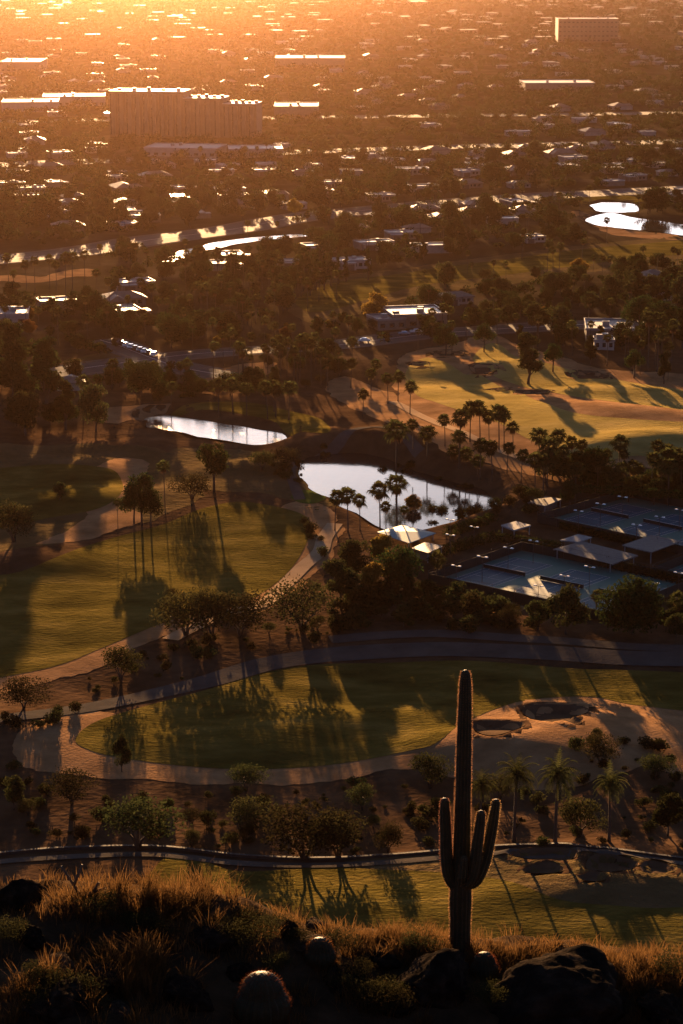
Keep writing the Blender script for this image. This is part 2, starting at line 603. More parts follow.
def sheet(name, poly, mat, off, step):
    """a surface laid over the ground inside poly"""
    per = []
    n = len(poly)
    for i in range(n):
        a, b = Vector(poly[i]), Vector(poly[(i + 1) % n])
        k = max(1, int((b - a).length / step))
        per += [a + (b - a) * (j / k) for j in range(k)]
    P = np.array(per)
    x0, y0 = P.min(0)
    x1, y1 = P.max(0)
    gx, gy = np.meshgrid(np.arange(x0, x1, step), np.arange(y0, y1, step))
    gx, gy = gx.ravel(), gy.ravel()
    d = sdist([tuple(p) for p in P], gx, gy)
    k = d < -step * .45
    co = [Vector(p) for p in P] + [Vector((a, b)) for a, b in zip(gx[k], gy[k])]
    m = len(P)
    vs, es, fs, *_ = geometry.delaunay_2d_cdt(co, [(i, (i + 1) % m) for i in range(m)], [], 1, 1e-4)
    V = np.array([(v.x, v.y) for v in vs])
    Z = hgt(V[:, 0], V[:, 1]) + off
    me = mesh_np(name, np.column_stack([V, Z]), [tuple(f) for f in fs], mat, True)
    if me.polygons and me.polygons[0].normal.z < 0:
        me.flip_normals()
    return struct(name, me)


KEEP = []      # open areas that trees keep out of


def region(name, px, mat, off, step, smooth=True, keep=True):
    pl = wpoly(px, smooth)
    if name == 'rough':
        q = []
        for i in range(len(pl)):
            a, b = pl[i], pl[(i + 1) % len(pl)]
            for k in range(3):
                x, y = a[0] + (b[0] - a[0]) * k / 3, a[1] + (b[1] - a[1]) * k / 3
                v = noise.noise_vector(Vector((x * .11, y * .11, off * 50))) * 2.2 + noise.noise_vector(Vector((x * .4, y * .4, 7))) * .8
                q.append((x + v.x, y + v.y))
        pl = q
    if keep:
        KEEP.append(pl)
    return sheet(name, pl, mat, off, step)


def ribbon(name, px, width, mat, off, keep=True, wz=None, raise_edge=0):
    c = catmull([ground_xy(*q) for q in px], False, 14)
    L, R = [], []
    rows = []
    for i, p in enumerate(c):
        a, b = Vector(c[max(i - 1, 0)]), Vector(c[min(i + 1, len(c) - 1)])
        t = (b - a).normalized()
        nrm = Vector((-t.y, t.x))
        wd = width if not callable(width) else width(i / (len(c) - 1))
        rows.append([Vector(p) + nrm * (wd * (k / 4 - .5)) for k in range(5)])
    V = np.array([q for r in rows for q in r])
    Z = hgt(V[:, 0], V[:, 1]) + off
    if raise_edge:
        Z = hgt(V[:, 0], V[:, 1]).reshape(-1, 5)
        Z = (Z.max(1, keepdims=True) * np.ones((1, 5))).ravel() + off
    n = len(rows)
    q = np.array([(i * 5 + k, (i + 1) * 5 + k, (i + 1) * 5 + k + 1, i * 5 + k + 1) for i in range(n - 1) for k in range(4)])
    me = mesh_np(name, np.column_stack([V, Z]), q, mat, True)
    if me.polygons[0].normal.z < 0:
        me.flip_normals()
    if keep:
        KEEP.append([tuple(r[0]) for r in rows] + [tuple(r[4]) for r in rows[::-1]])
    return struct(name, me)


# water
for k, pl in WATER.items():
    cx = sum(p[0] for p in pl) / len(pl)
    cy2 = sum(p[1] for p in pl) / len(pl)
    big = [(cx + (x - cx) * 1.08, cy2 + (y - cy2) * 1.08) for x, y in pl]
    me = mesh_np('water', [(x, y, WZ) for x, y in big], [tuple(range(len(big)))], M['canal'] if k in ('canal', 'lake') else M['pond'])
    if me.polygons[0].normal.z < 0:
        me.flip_normals()
    struct({'pond': 'pond', 'lake': 'lake', 'canal': 'canal', 'far_pond': 'pond', 'far_pond_b': 'pond'}[k], me)
    KEEP.append([(cx + (x - cx) * 1.15, cy2 + (y - cy2) * 1.15) for x, y in pl])

# sandy waste & rough under the fairways
region('rough', [(-60, 640), (60, 610), (160, 570), (250, 530), (285, 505), (318, 502), (340, 530), (325, 565), (300, 585), (262, 612), (215, 622), (170, 634), (110, 663), (50, 682), (-60, 700)], M['waste'], .05, 2.2)
region('fairway', [(-60, 590), (20, 572), (60, 556), (100, 542), (165, 524), (205, 508), (245, 502), (296, 512), (311, 527), (299, 558), (270, 588), (238, 604), (172, 620), (110, 645), (60, 665), (0, 678), (-60, 690)], M['fairway'], .10, 2.0)
region('rough', [(18, 735), (60, 712), (105, 714), (140, 728), (300, 715), (440, 705), (480, 694), (600, 694), (720, 704), (720, 780), (640, 768), (560, 790), (470, 785), (420, 768), (340, 780), (230, 784), (120, 780), (50, 774), (15, 758)], M['waste'], .05, 2.0)
region('fairway', [(76, 738), (96, 722), (140, 708), (200, 692), (270, 672), (340, 664), (450, 661), (560, 668), (640, 671), (720, 680), (720, 712), (640, 706), (590, 697), (520, 702), (470, 720), (440, 741), (400, 753), (300, 768), (220, 769), (120, 758), (84, 748)], M['fairway'], .10, 1.8)
region('rough', [(395, 372), (412, 352), (450, 345), (492, 336), (540, 352), (600, 368), (720, 388), (720, 470), (640, 462), (560, 470), (500, 452), (450, 440), (412, 415)], M['waste'], .05, 2.6)
region('fairway', [(405, 378), (414, 362), (432, 358), (462, 372), (486, 378), (520, 396), (570, 412), (640, 420), (720, 428), (720, 462), (640, 452), (580, 458), (530, 440), (480, 416), (440, 404), (415, 394)], M['dormant_sunlit'], .10, 2.2)
region('fairway', [(474, 362), (484, 346), (500, 345), (520, 358), (570, 370), (640, 384), (720, 398), (720, 416), (640, 406), (570, 396), (520, 386)], M['dormant_sunlit'], .10, 2.4)
region('fairway', [(296, 300), (330, 284), (400, 274), (470, 264), (560, 252), (640, 244), (700, 240), (700, 252), (640, 258), (560, 268), (500, 276), (430, 284), (380, 296), (340, 308), (310, 312)], M['fairway'], .10, 4)
region('rough', [(290, 306), (320, 280), (400, 269), (470, 259), (560, 248), (640, 240), (700, 235), (700, 262), (640, 266), (560, 276), (500, 286), (430, 294), (385, 304), (345, 318), (305, 322)], M['rough'], .05, 5)
region('lawn', [(168, 408), (210, 402), (270, 406), (318, 418), (330, 432), (298, 434), (272, 430), (220, 420)], M['fairway'], .08, 2.5)
region('fairway', [(-40, 478), (30, 466), (90, 466), (118, 474), (122, 492), (100, 508), (50, 518), (-40, 530)], M['fairway'], .10, 2.2)
region('rough', [(-60, 452), (30, 445), (110, 445), (170, 452), (215, 470), (190, 505), (150, 520), (90, 536), (20, 548), (-60, 560)], M['rough'], .04, 2.4)
region('rough', [(170, 448), (240, 450), (290, 462), (310, 482), (330, 500), (320, 512), (270, 496), (215, 490), (180, 474)], M['rough'], .045, 2.2)
region('lawn', [(80, 358), (130, 350), (190, 362), (205, 376), (150, 380), (90, 376)], M['rough'], .05, 3, keep=False)
region('putting_green', [(291, 497), (300, 492), (316, 492), (326, 497), (318, 503), (300, 503)], M['green'], .14, 1.2)
region('lawn', [(570, 198), (600, 192), (640, 198), (640, 203), (600, 200), (585, 206)], M['fairway'], .08, 5)
region('rough', [(570, 212), (600, 230), (640, 238), (700, 240), (700, 232), (660, 233), (610, 227), (590, 216)], M['waste'], .05, 5)
region('fairway', [(160, 862), (240, 872), (330, 868), (430, 872), (500, 880), (560, 900), (640, 908), (740, 918), (740, 1040), (120, 1040)], M['fairway'], .10, 1.8)
region('rough', [(340, 862), (440, 856), (520, 852), (620, 858), (740, 870), (740, 925), (640, 912), (560, 905), (480, 884), (400, 876)], M['rough'], .05, 1.6)
region('rough', [(325, 385), (352, 378), (400, 396), (450, 420), (500, 446), (570, 470), (560, 482), (500, 468), (440, 448), (380, 420), (340, 402)], M['waste'], .055, 2.2, keep=False)
region('rough', [(428, 598), (455, 594), (520, 606), (512, 614), (470, 610)], M['waste'], .05, 1.5)
region('rough', [(-30, 279), (10, 275), (40, 277), (66, 270), (95, 270), (94, 276), (70, 277), (40, 283), (5, 281), (-30, 286)], M['waste'], .05, 3)  # pale sheet standing in for a sunlit strip of ground
region('rough', [(205, 376), (235, 366), (268, 362), (272, 372), (250, 384), (225, 390)], M['waste'], .06, 3)
region('rough', [(92, 478), (122, 458), (152, 468), (128, 498), (140, 518), (95, 538), (40, 544), (88, 516)], M['waste'], .07, 2)
region('rough', [(92, 412), (130, 406), (170, 404), (150, 420), (110, 424)], M['waste'], .06, 3)
# bunkers
for k, (cx, cy_, rx, ry, ro, hh) in BUNKER.items():
    pl = []
    for i in range(28):
        a = i / 28 * 2 * math.pi
        s = 1.02 - .10 * math.sin(3 * a + cx)
        uu, vv = math.cos(a) * rx * s, math.sin(a) * ry * s
        pl.append((cx + uu * math.cos(ro) - vv * math.sin(ro), cy_ + uu * math.sin(ro) + vv * math.cos(ro)))
    sheet('bunker', pl, M['sand'], .16, 1.0)
for px in ([(150, 268), (240, 254), (300, 246), (300, 232), (150, 248)], [(215, 236), (300, 224), (420, 210), (420, 203), (215, 222)], [(285, 334), (400, 318), (400, 296), (285, 312)],
           [(480, 284), (640, 270), (640, 262), (480, 274)], [(580, 240), (700, 248), (700, 232), (580, 216)], [(150, 442), (280, 456), (290, 446), (150, 428)],
           [(-30, 250), (100, 246), (100, 298), (-30, 304)], [(205, 352), (270, 346), (272, 380), (205, 392)]):
    KEEP.append(wpoly(px, False))
# paths and roads
ribbon('cart_path', [(335, 524), (325, 538), (320, 552), (302, 568), (282, 588), (264, 604), (232, 612), (205, 622), (170, 640)], 4.0, M['path'], .17)
ribbon('gravel_track', [(-20, 722), (60, 712), (120, 702), (200, 684), (270, 664), (350, 654), (430, 650), (560, 654), (740, 662)], lambda t: 5 + 4 * t, M['greypath'], .16)
ribbon('gravel_track', [(330, 640), (420, 634), (540, 640), (740, 652)], 4.5, M['greypath'], .15)
ribbon('cart_path', [(-40, 866), (60, 858), (150, 855), (240, 864), (320, 866), (400, 862), (470, 856), (540, 853), (620, 858), (740, 874)], 2.2, M['greypath'], .17)
ribbon('cart_path', [(392, 402), (420, 416), (455, 430), (490, 446), (530, 460), (575, 478)], 3.2, M['path'], .18)
ribbon('cart_path', [(300, 500), (290, 470), (300, 452), (330, 442), (380, 436), (420, 446)], 3.0, M['greypath'], .16, keep=False)
for nm, pxs, wd in (('road', [(-60, 384), (60, 372), (160, 358), (260, 350), (340, 345), (430, 334), (520, 328), (640, 322), (760, 318)], 13),
                    ('road', [(-40, 262), (60, 254), (150, 240), (228, 230), (300, 217), (400, 207), (520, 198), (700, 188)], 26),
                    ('road', [(100, 340), (135, 352), (175, 366), (230, 376)], 11),
                    ('road', [(-60, 168), (120, 160), (300, 152), (500, 146), (760, 140)], 26),
                                    ('road', [(-60, 122), (300, 118), (760, 112)], 24)):
    ribbon(nm, pxs, wd + 5, M['kerb'], .06, keep=False)
    ribbon(nm, pxs, wd, M['asphalt'], .10)
    c = [at(*q) for q in pxs]
    ribbon('road', pxs, .25, M['paint'], .115, keep=False)

# ------------------------------------------------------------------ foreground hillside
HX = [-60, -6.4, -3.0, -1.2, .2, 2.3, 4.2, 6.6, 60]
HZ = [-17.0, -17.95, -18.0, -18.55, -18.85, -18.95, -19.2, -19.45, -21.5]
DCR = 42.0


def hill_z(x, y):
    x, y = np.asarray(x, float), np.asarray(y, float)
    zc = np.interp(x, HX, HZ)
    zc = (np.interp(x - .5, HX, HZ) + zc + np.interp(x + .5, HX, HZ)) / 3
    near = zc - (DCR - y) * .075
    bot = -1.7 - .48 * y
    near = np.where(y < 36, np.maximum(near, bot), near)
    near = np.where(y < 32, np.minimum(np.maximum(near, bot), -1.7 - .475 * y + 0 * y), near)
    t = np.clip((y - DCR + 1) / 6, 0, 1)
    far = zc - (y - DCR) * (.06 + .62 * t)
    z = np.where(y < DCR, near, far)
    b = np.zeros(x.shape)
    for kx, ky, ph, a in ((2.1, 1.3, .3, .05), (-1.2, 2.6, 1.1, .06), (4.1, -2.2, 2.0, .03), (.7, .9, 3., .09), (5.5, 5.1, .6, .022)):
        b += a * np.sin(kx * x + ky * y + ph)
    return H + z + b * np.clip(y / 20, 0, 1)


hy = np.concatenate([np.arange(-60, 28, 4), np.arange(28, 48, .16), np.arange(48, 262, 3)])
hx = np.concatenate([[-60, -40, -25, -16, -11], np.arange(-8, 8.01, .16), [11, 16, 25, 40, 60]])
HYY, HXX = np.meshgrid(hy, hx, indexing='ij')
WX = HXX * np.where(HYY > 60, 1 + (HYY - 60) / 60, 1)
HZZ = hill_z(HXX, HYY)
HZZ = np.where(HYY < 0, H - 1.7 - .1 * HYY, HZZ)
HZZ = np.maximum(HZZ, -3)
nr, nc = HYY.shape
idx = np.arange(nr * nc).reshape(nr, nc)
quads = np.stack([idx[:-1, :-1], idx[:-1, 1:], idx[1:, 1:], idx[1:, :-1]], -1).reshape(-1, 4)
struct('hillside', mesh_np('hillside', np.stack([WX, HYY, HZZ], -1).reshape(-1, 3), quads, M['hill'], True))


def hill_at(px, py):
    """point of the foreground slope seen at a pixel"""
    best = None
    for k in range(300):
        y = 33 + k * .04
        p0 = at(px, py, 0)
        d = (p0 - CAM)
        p = CAM + d * (y / d.y)
        if p.z <= float(hill_z(p.x, y)):
            return Vector((p.x, y, float(hill_z(p.x, y))))
    p = CAM + d * (DCR / d.y)
    return Vector((p.x, DCR, float(hill_z(p.x, DCR))))


# ------------------------------------------------------------------ plants: mesh makers
def rhombs(C, size, rng, up=0.25, asp=.55):
    n = len(C)
    a = rng.normal(size=(n, 3))
    a /= np.linalg.norm(a, axis=1)[:, None]
    nn = rng.normal(size=(n, 3))
    nn[:, 2] += up
    b = np.cross(a, nn)
    b /= np.linalg.norm(b, axis=1)[:, None] + 1e-9
    s = (size * rng.uniform(.6, 1.3, n))[:, None]
    V = np.stack([C + a * s, C + b * s * asp, C - a * s, C - b * s * asp], 1).reshape(-1, 3)
    return V, np.arange(4 * n).reshape(n, 4)


def crown_pts(lobes, n, rng, inner=.35):
    """lobes: (x,y,z,rx,rz); points spread through the outer shell of each lobe"""
    wts = np.array([l[3] ** 2 * l[4] for l in lobes])
    pick = rng.choice(len(lobes), n, p=wts / wts.sum())
    L = np.array(lobes)[pick]
    d = rng.normal(size=(n, 3))
    d /= np.linalg.norm(d, axis=1)[:, None]
    r = rng.uniform(inner ** 3, 1, n) ** (1 / 3)
    r *= 1 + .12 * rng.normal(size=n)
    return L[:, :3] + d * r[:, None] * L[:, [3, 3, 4]]


def tree_mesh(seed, Hh, Wd, trunk_frac, nlobe, nleaf, leaf, mat, shape='round', stems=1):
    rng = np.random.default_rng(seed)
    rd = random.Random(seed)
    lobes = []
    c0 = Hh * trunk_frac
    ch = Hh - c0
    for i in range(nlobe):
        a = rd.uniform(0, 6.283)
        t = (i + .5) / nlobe
        if shape == 'round':
            env = math.sin(math.pi * min(max(t * .86 + .12, 0), 1)) ** .7
        elif shape == 'umbrella':
            env = 1.05 - .55 * t
        elif shape == 'tall':
            env = .75 - .3 * t
        else:
            env = .95 * (1 - t) + .05
        r = Wd / 2 * env * rd.uniform(.35, .75)
        rl = Wd * rd.uniform(.15, .27) * (.6 + .5 * env)
        lobes.append((math.cos(a) * r, math.sin(a) * r, c0 + ch * (.14 + .78 * t), rl, rl * rd.uniform(.6, .85)))
    C = crown_pts(lobes, nleaf, rng)
    C[:, 2] = np.maximum(C[:, 2], c0 * .75)
    V, Fq = rhombs(C, leaf, rng)
    crown = mesh_np('crown', V, Fq, mat)
    mb = MB()
    if stems == 1:
        lean = rd.uniform(-.04, .04) * Hh
        top = (lean, 0, c0 + ch * .35)
        mb.tube([(0, 0, -.4), (lean * .3, 0, c0 * .5), (lean * .7, .02 * Hh, c0), top], [Hh * .030, Hh * .024, Hh * .02, Hh * .008], 7)
        for l in lobes[::max(1, nlobe // 6)]:
            s = (lean * .6, .01 * Hh, c0 * .85)
            mid = tuple((a * .55 + b * .45) for a, b in zip(s, l[:3]))
            mb.tube([s, (mid[0], mid[1], mid[2] - .02 * Hh), l[:3]], [Hh * .013, Hh * .009, Hh * .003], 5)
    else:
        for k in range(stems):
            a = 6.283 * k / stems + rd.uniform(-.4, .4)
            l = lobes[(k * 2) % nlobe]
            e = (math.cos(a) * Wd * .2, math.sin(a) * Wd * .2, Hh * .45)
            mb.tube([(0, 0, -.4), (math.cos(a) * Wd * .05, math.sin(a) * Wd * .05, Hh * .2), e, l[:3]], [Hh * .028, Hh * .022, Hh * .014, Hh * .004], 6)
    return mb.mesh('trunk', M['bark'], True), crown, Hh


def palm_mesh(seed, Hh, R, nfr, kind='fan', thick=.016, skirt=True):
    rd = random.Random(seed)
    mb = MB()
    bend = rd.uniform(-.05, .05) * Hh
    pts = [(bend * (t * t), bend * .4 * t * t, Hh * .93 * t - (.4 if t == 0 else 0)) for t in (0, .12, .3, .5, .7, .88, 1)]
    mb.tube(pts, [Hh * thick * k for k in (1.5, 1.05, .9, .85, .8, .85, 1.0)], 8)
    top = Vector(pts[-1])
    V, Fc = [], []

    def tri(a, b, c):
        k = len(V)
        V.extend([a, b, c])
        Fc.append((k, k + 1, k + 2))

    def frond(az, el, L, dead=False):
        d = Vector((math.cos(az) * math.cos(el), math.sin(az) * math.cos(el), math.sin(el)))
        side = Vector((-math.sin(az), math.cos(az), 0))
        upv = side.cross(d)
        if kind == 'fan':
            pl = L * rd.uniform(.40, .5)
            hub = top + d * pl + Vector((0, 0, -.06 * L))
            wv = side * .018 * L
            tri(top + wv, top - wv, hub)
            nl = 11
            for j in range(nl):
                a = (j / (nl - 1) - .5) * 3.6
                ld = (d * math.cos(a) + side * math.sin(a))
                ll = (L - pl) * (1 - .22 * abs(a) / 1.8) * rd.uniform(.85, 1.1)
                tip = hub + ld * ll + Vector((0, 0, -ll * rd.uniform(.25, .55))) + upv * .05 * L
                perp = (-d * math.sin(a) + side * math.cos(a)) * ll * .10
                mid = hub + ld * ll * .55 + upv * ll * .03
                k = len(V)
                V.extend([hub, mid + perp, tip, mid - perp])
                Fc.append((k, k + 1, k + 2, k + 3))
        else:
            prev, pd = top, d.copy()
            segs = 7
            for j in range(segs):
                nx = prev + pd * (L / segs)
                pd = (pd + Vector((0, 0, -.16 - .05 * j))).normalized()
                wl = L * .17 * math.sin(math.pi * (j + 1) / (segs + 1)) + .03 * L
                for s in (-1, 1):
                    for q in (.25, .75):
                        b0 = prev + (nx - prev) * q
                        tip = b0 + side * s * wl * rd.uniform(.8, 1.1) + pd * wl * .55 + Vector((0, 0, -wl * .25))
                        tri(b0 - pd * L * .022, b0 + pd * L * .022, tip)
                wv = Vector((0, 0, .012 * L))
                k = len(V)
                V.extend([prev + wv, prev - wv, nx - wv, nx + wv])
                Fc.append((k, k + 1, k + 2, k + 3))
                prev = nx

    for i in range(nfr):
        t = i / nfr
        frond(i * 2.399 + rd.uniform(-.2, .2), math.radians(82 - 112 * t ** .8 + rd.uniform(-8, 8)), R * rd.uniform(.7, 1.15))
    crown = mesh_np('crown', [tuple(v) for v in V], Fc, M['palmleaf'])
    sk = None
    if skirt:
        V, Fc = [], []
        for i in range(16):
            az = i * 2.399
            frond(az, math.radians(-62 + rd.uniform(-12, 10)), R * rd.uniform(.6, .8))
        sk = mesh_np('skirt', [tuple(v) for v in V], Fc, M['palmdry'])
    return mb.mesh('trunk', M['bark'], True), crown, Hh, sk


KIND = {
    'broad': [tree_mesh(100 + i, 10, (9.5, 10.5, 8.5, 11, 9)[i], (.22, .18, .25, .2, .16)[i], (15, 18, 14, 20, 16)[i], 3400, .34, M['leaf'] if i % 2 else M['leaf_dry']) for i in range(5)],
    'tall': [tree_mesh(130 + i, 12, (6.8, 7.5, 6)[i], .2, 14, 3400, .33, M['leaf_dry'] if i == 1 else M['leaf'], 'tall') for i in range(3)],
    'umbrella': [tree_mesh(150 + i, 11, 8.8, .42, 14, 3200, .3, M['leaf'], 'umbrella') for i in range(2)],
    'mesquite': [tree_mesh(160 + i, 6, (8.5, 7.5, 9)[i], .3, 15, 2500, .2, M['leaf_dry'] if i == 1 else M['scrub'], 'round', 4) for i in range(3)],
    'gold': [tree_mesh(170 + i, 8, 7.5, .15, 14, 2600, .3, M['leaf_sunlit'], 'round') for i in range(2)],
    'ball': [tree_mesh(180, 9, 10.5, .06, 30, 6500, .3, M['leaf'], 'round')],
    'cypress': [tree_mesh(190 + i, 13, 3.2, .05, 16, 1800, .32, M['leaf'], 'cone') for i in range(2)],
    'palm': [palm_mesh(200 + i, 10, 3.1, 34) for i in range(4)],
    'slimpalm': [palm_mesh(220 + i, 14, 2.7, 30, thick=.010) for i in range(3)],
    'datepalm': [palm_mesh(230 + i, 10, 3.2, 56, 'date', .022, False) for i in range(3)],
    'shortpalm': [palm_mesh(240 + i, 4.2, 1.9, 26, 'fan', .04) for i in range(2)],
}
NAME = {'broad': ('shade_tree', 'tree'), 'tall': ('tall_tree', 'tree'), 'umbrella': ('umbrella_tree', 'tree'), 'mesquite': ('mesquite_tree', 'tree'), 'gold': ('sunlit_gold_tree', 'tree'),
        'ball': ('round_tree', 'tree'), 'cypress': ('cypress_tree', 'tree'), 'palm': ('fan_palm', 'palm'), 'slimpalm': ('fan_palm', 'palm'), 'datepalm': ('date_palm', 'palm'), 'shortpalm': ('fan_palm', 'palm')}
TREE_XY = []


def plant(kind, p, hm, label, group=None, wide=1.0):
    v = random.choice(KIND[kind])
    s = hm / v[2]
    nm, cat = NAME[kind]
    e = empty(nm, p, label, cat, group, random.uniform(0, 6.283), (s * wide, s * wide, s))
    link('trunk', v[0], e)
    link('crown', v[1], e)
    if len(v) > 3 and v[3]:
        link('skirt', v[3], e)
    TREE_XY.append((p.x, p.y))
    return e


def plant_px(kind, px, base, top, label, group=None, wide=1.0):
    p = on_ground(px, base)
    return plant(kind, p, height_m(p, base - top), label, group, wide)


# ------------------------------------------------------------------ palms, row by row
PALMS = [
    ('behind the pond', 'palms in the grove behind the pond', 'palm', [
        (445, 418, 446), (460, 415, 456), (470, 405, 442), (480, 405, 441), (489, 415, 446), (499, 410, 450), (504, 412, 448), (513, 425, 454), (459, 434, 467), (452, 449, 480),
        (466, 451, 484), (480, 443, 478), (492, 445, 480), (507, 446, 474), (521, 453, 482), (477, 459, 490)]),
    ('between the pond and the upper tennis courts', 'palms between pond and upper courts', 'palm', [
        (539, 434, 475), (535, 457, 494), (555, 434, 472), (547, 443, 487), (543, 459, 496), (572, 440, 472), (564, 449, 480), (580, 443, 470), (575, 466, 502)]),
    ('on the bank by the blue canopy', 'palms on the near bank of the pond', 'palm', [
        (335, 495, 531), (348, 493, 532), (360, 498, 530), (380, 487, 530), (397, 480, 530), (386, 505, 530), (413, 500, 528), (405, 508, 529)]),
    ('above the upper tennis courts', 'palms above the upper courts', 'palm', [(606, 452, 478), (651, 456, 492), (668, 463, 506), (641, 468, 488), (622, 452, 476), (681, 458, 492)]),
    ('along the far shore by the sunlit track', 'palms left of the sunlit fairway', 'palm', [
        (351, 361, 388), (371, 371, 398), (363, 392, 417), (388, 376, 404), (398, 374, 402), (410, 384, 414), (413, 422, 448), (396, 426, 478), (427, 430, 470), (377, 362, 386)]),
    ('beside the long shadow on the left fairway', 'palms by the left fairway', 'slimpalm', [(165, 463, 508), (118, 500, 530)]),
    ('in the row behind the sunlit parking strip', 'slim palms in the upper row', 'slimpalm', [
        (9, 255, 290), (35, 258, 292), (50, 256, 290), (66, 254, 302), (73, 254, 303), (85, 252, 288), (100, 245, 266), (120, 243, 268), (129, 243, 268), (136, 244, 268), (147, 249, 274),
        (27, 262, 296), (57, 262, 296)]),
    ('in the cluster left of the golden lit trees', 'palms among the middle houses', 'slimpalm', [
        (202, 287, 322), (208, 285, 324), (216, 289, 322), (237, 294, 324), (251, 268, 296), (248, 221, 246), (277, 222, 242), (228, 300, 330), (222, 276, 306), (243, 296, 330)]),
    ('in the grove beside the road bend', 'palms beside the road bend', 'slimpalm', [
        (273, 312, 338), (273, 340, 378), (281, 345, 382), (287, 339, 377), (300, 336, 382), (311, 340, 386), (321, 348, 388), (294, 348, 384), (327, 352, 386), (316, 334, 372), (264, 345, 378)]),
    ('by the grey track left of the lake', 'palms left of the lake', 'palm', [(155, 364, 388), (84, 378, 412), (187, 361, 388), (88, 316, 340), (181, 364, 386), (112, 362, 390)]),
    ('on the upper fairway rim', 'palms on the upper fairway rim', 'slimpalm', [
        (424, 270, 286), (446, 266, 284), (449, 263, 284), (472, 263, 280), (493, 261, 282), (522, 230, 260), (547, 241, 276), (559, 244, 276), (553, 248, 276), (593, 256, 279),
        (602, 256, 279), (610, 257, 281), (643, 247, 270), (657, 254, 277), (672, 248, 273), (677, 250, 274), (506, 262, 284)]),
    ('around the bluish flat-roofed villa', 'palms around the right villa', 'slimpalm', [(648, 314, 371), (657, 314, 372), (661, 330, 374), (640, 330, 366), (671, 322, 370), (628, 320, 352)]),
    ('in front of the flat-roofed clubhouse', 'palms by the clubhouse', 'palm', [(442, 306, 328), (449, 308, 328), (432, 310, 330), (419, 316, 332), (348, 318, 342), (352, 340, 366)]),
    ('in the brown strip beside the saguaro', 'date palms beside the saguaro', 'datepalm', [(480, 780, 836), (514, 770, 842), (555, 770, 846), (609, 780, 842)]),
]
for zone, group, kind, lst in PALMS:
    lst = sorted(lst)
    hs = sorted(b - t for x, t, b in lst)
    for i, (x, t, b) in enumerate(lst):
        h = b - t
        adj = 'tallest' if h == hs[-1] and hs.count(h) == 1 else ('shortest' if h == hs[0] and hs.count(h) == 1 else '')
        nm = 'date palm' if kind == 'datepalm' else ('slim fan palm' if kind == 'slimpalm' else 'shaggy fan palm')
        lab = f"{ordinal(i, len(lst))} {nm} {zone}" + (f", {adj} there" if adj else '')
        plant_px(kind, x, b, t, lab, group)
plant_px('shortpalm', 437, 584, 557, 'short yellow-green palm before the tennis fence near the brown roof')
plant_px('shortpalm', 243, 372, 348, 'short bushy palm catching sunlight beside the grey road')
plant_px('shortpalm', 676, 618, 596, 'low golden-lit palm beside the big round tree')
plant_px('shortpalm', 596, 614, 594, 'low palm in the gap between the two round trees')

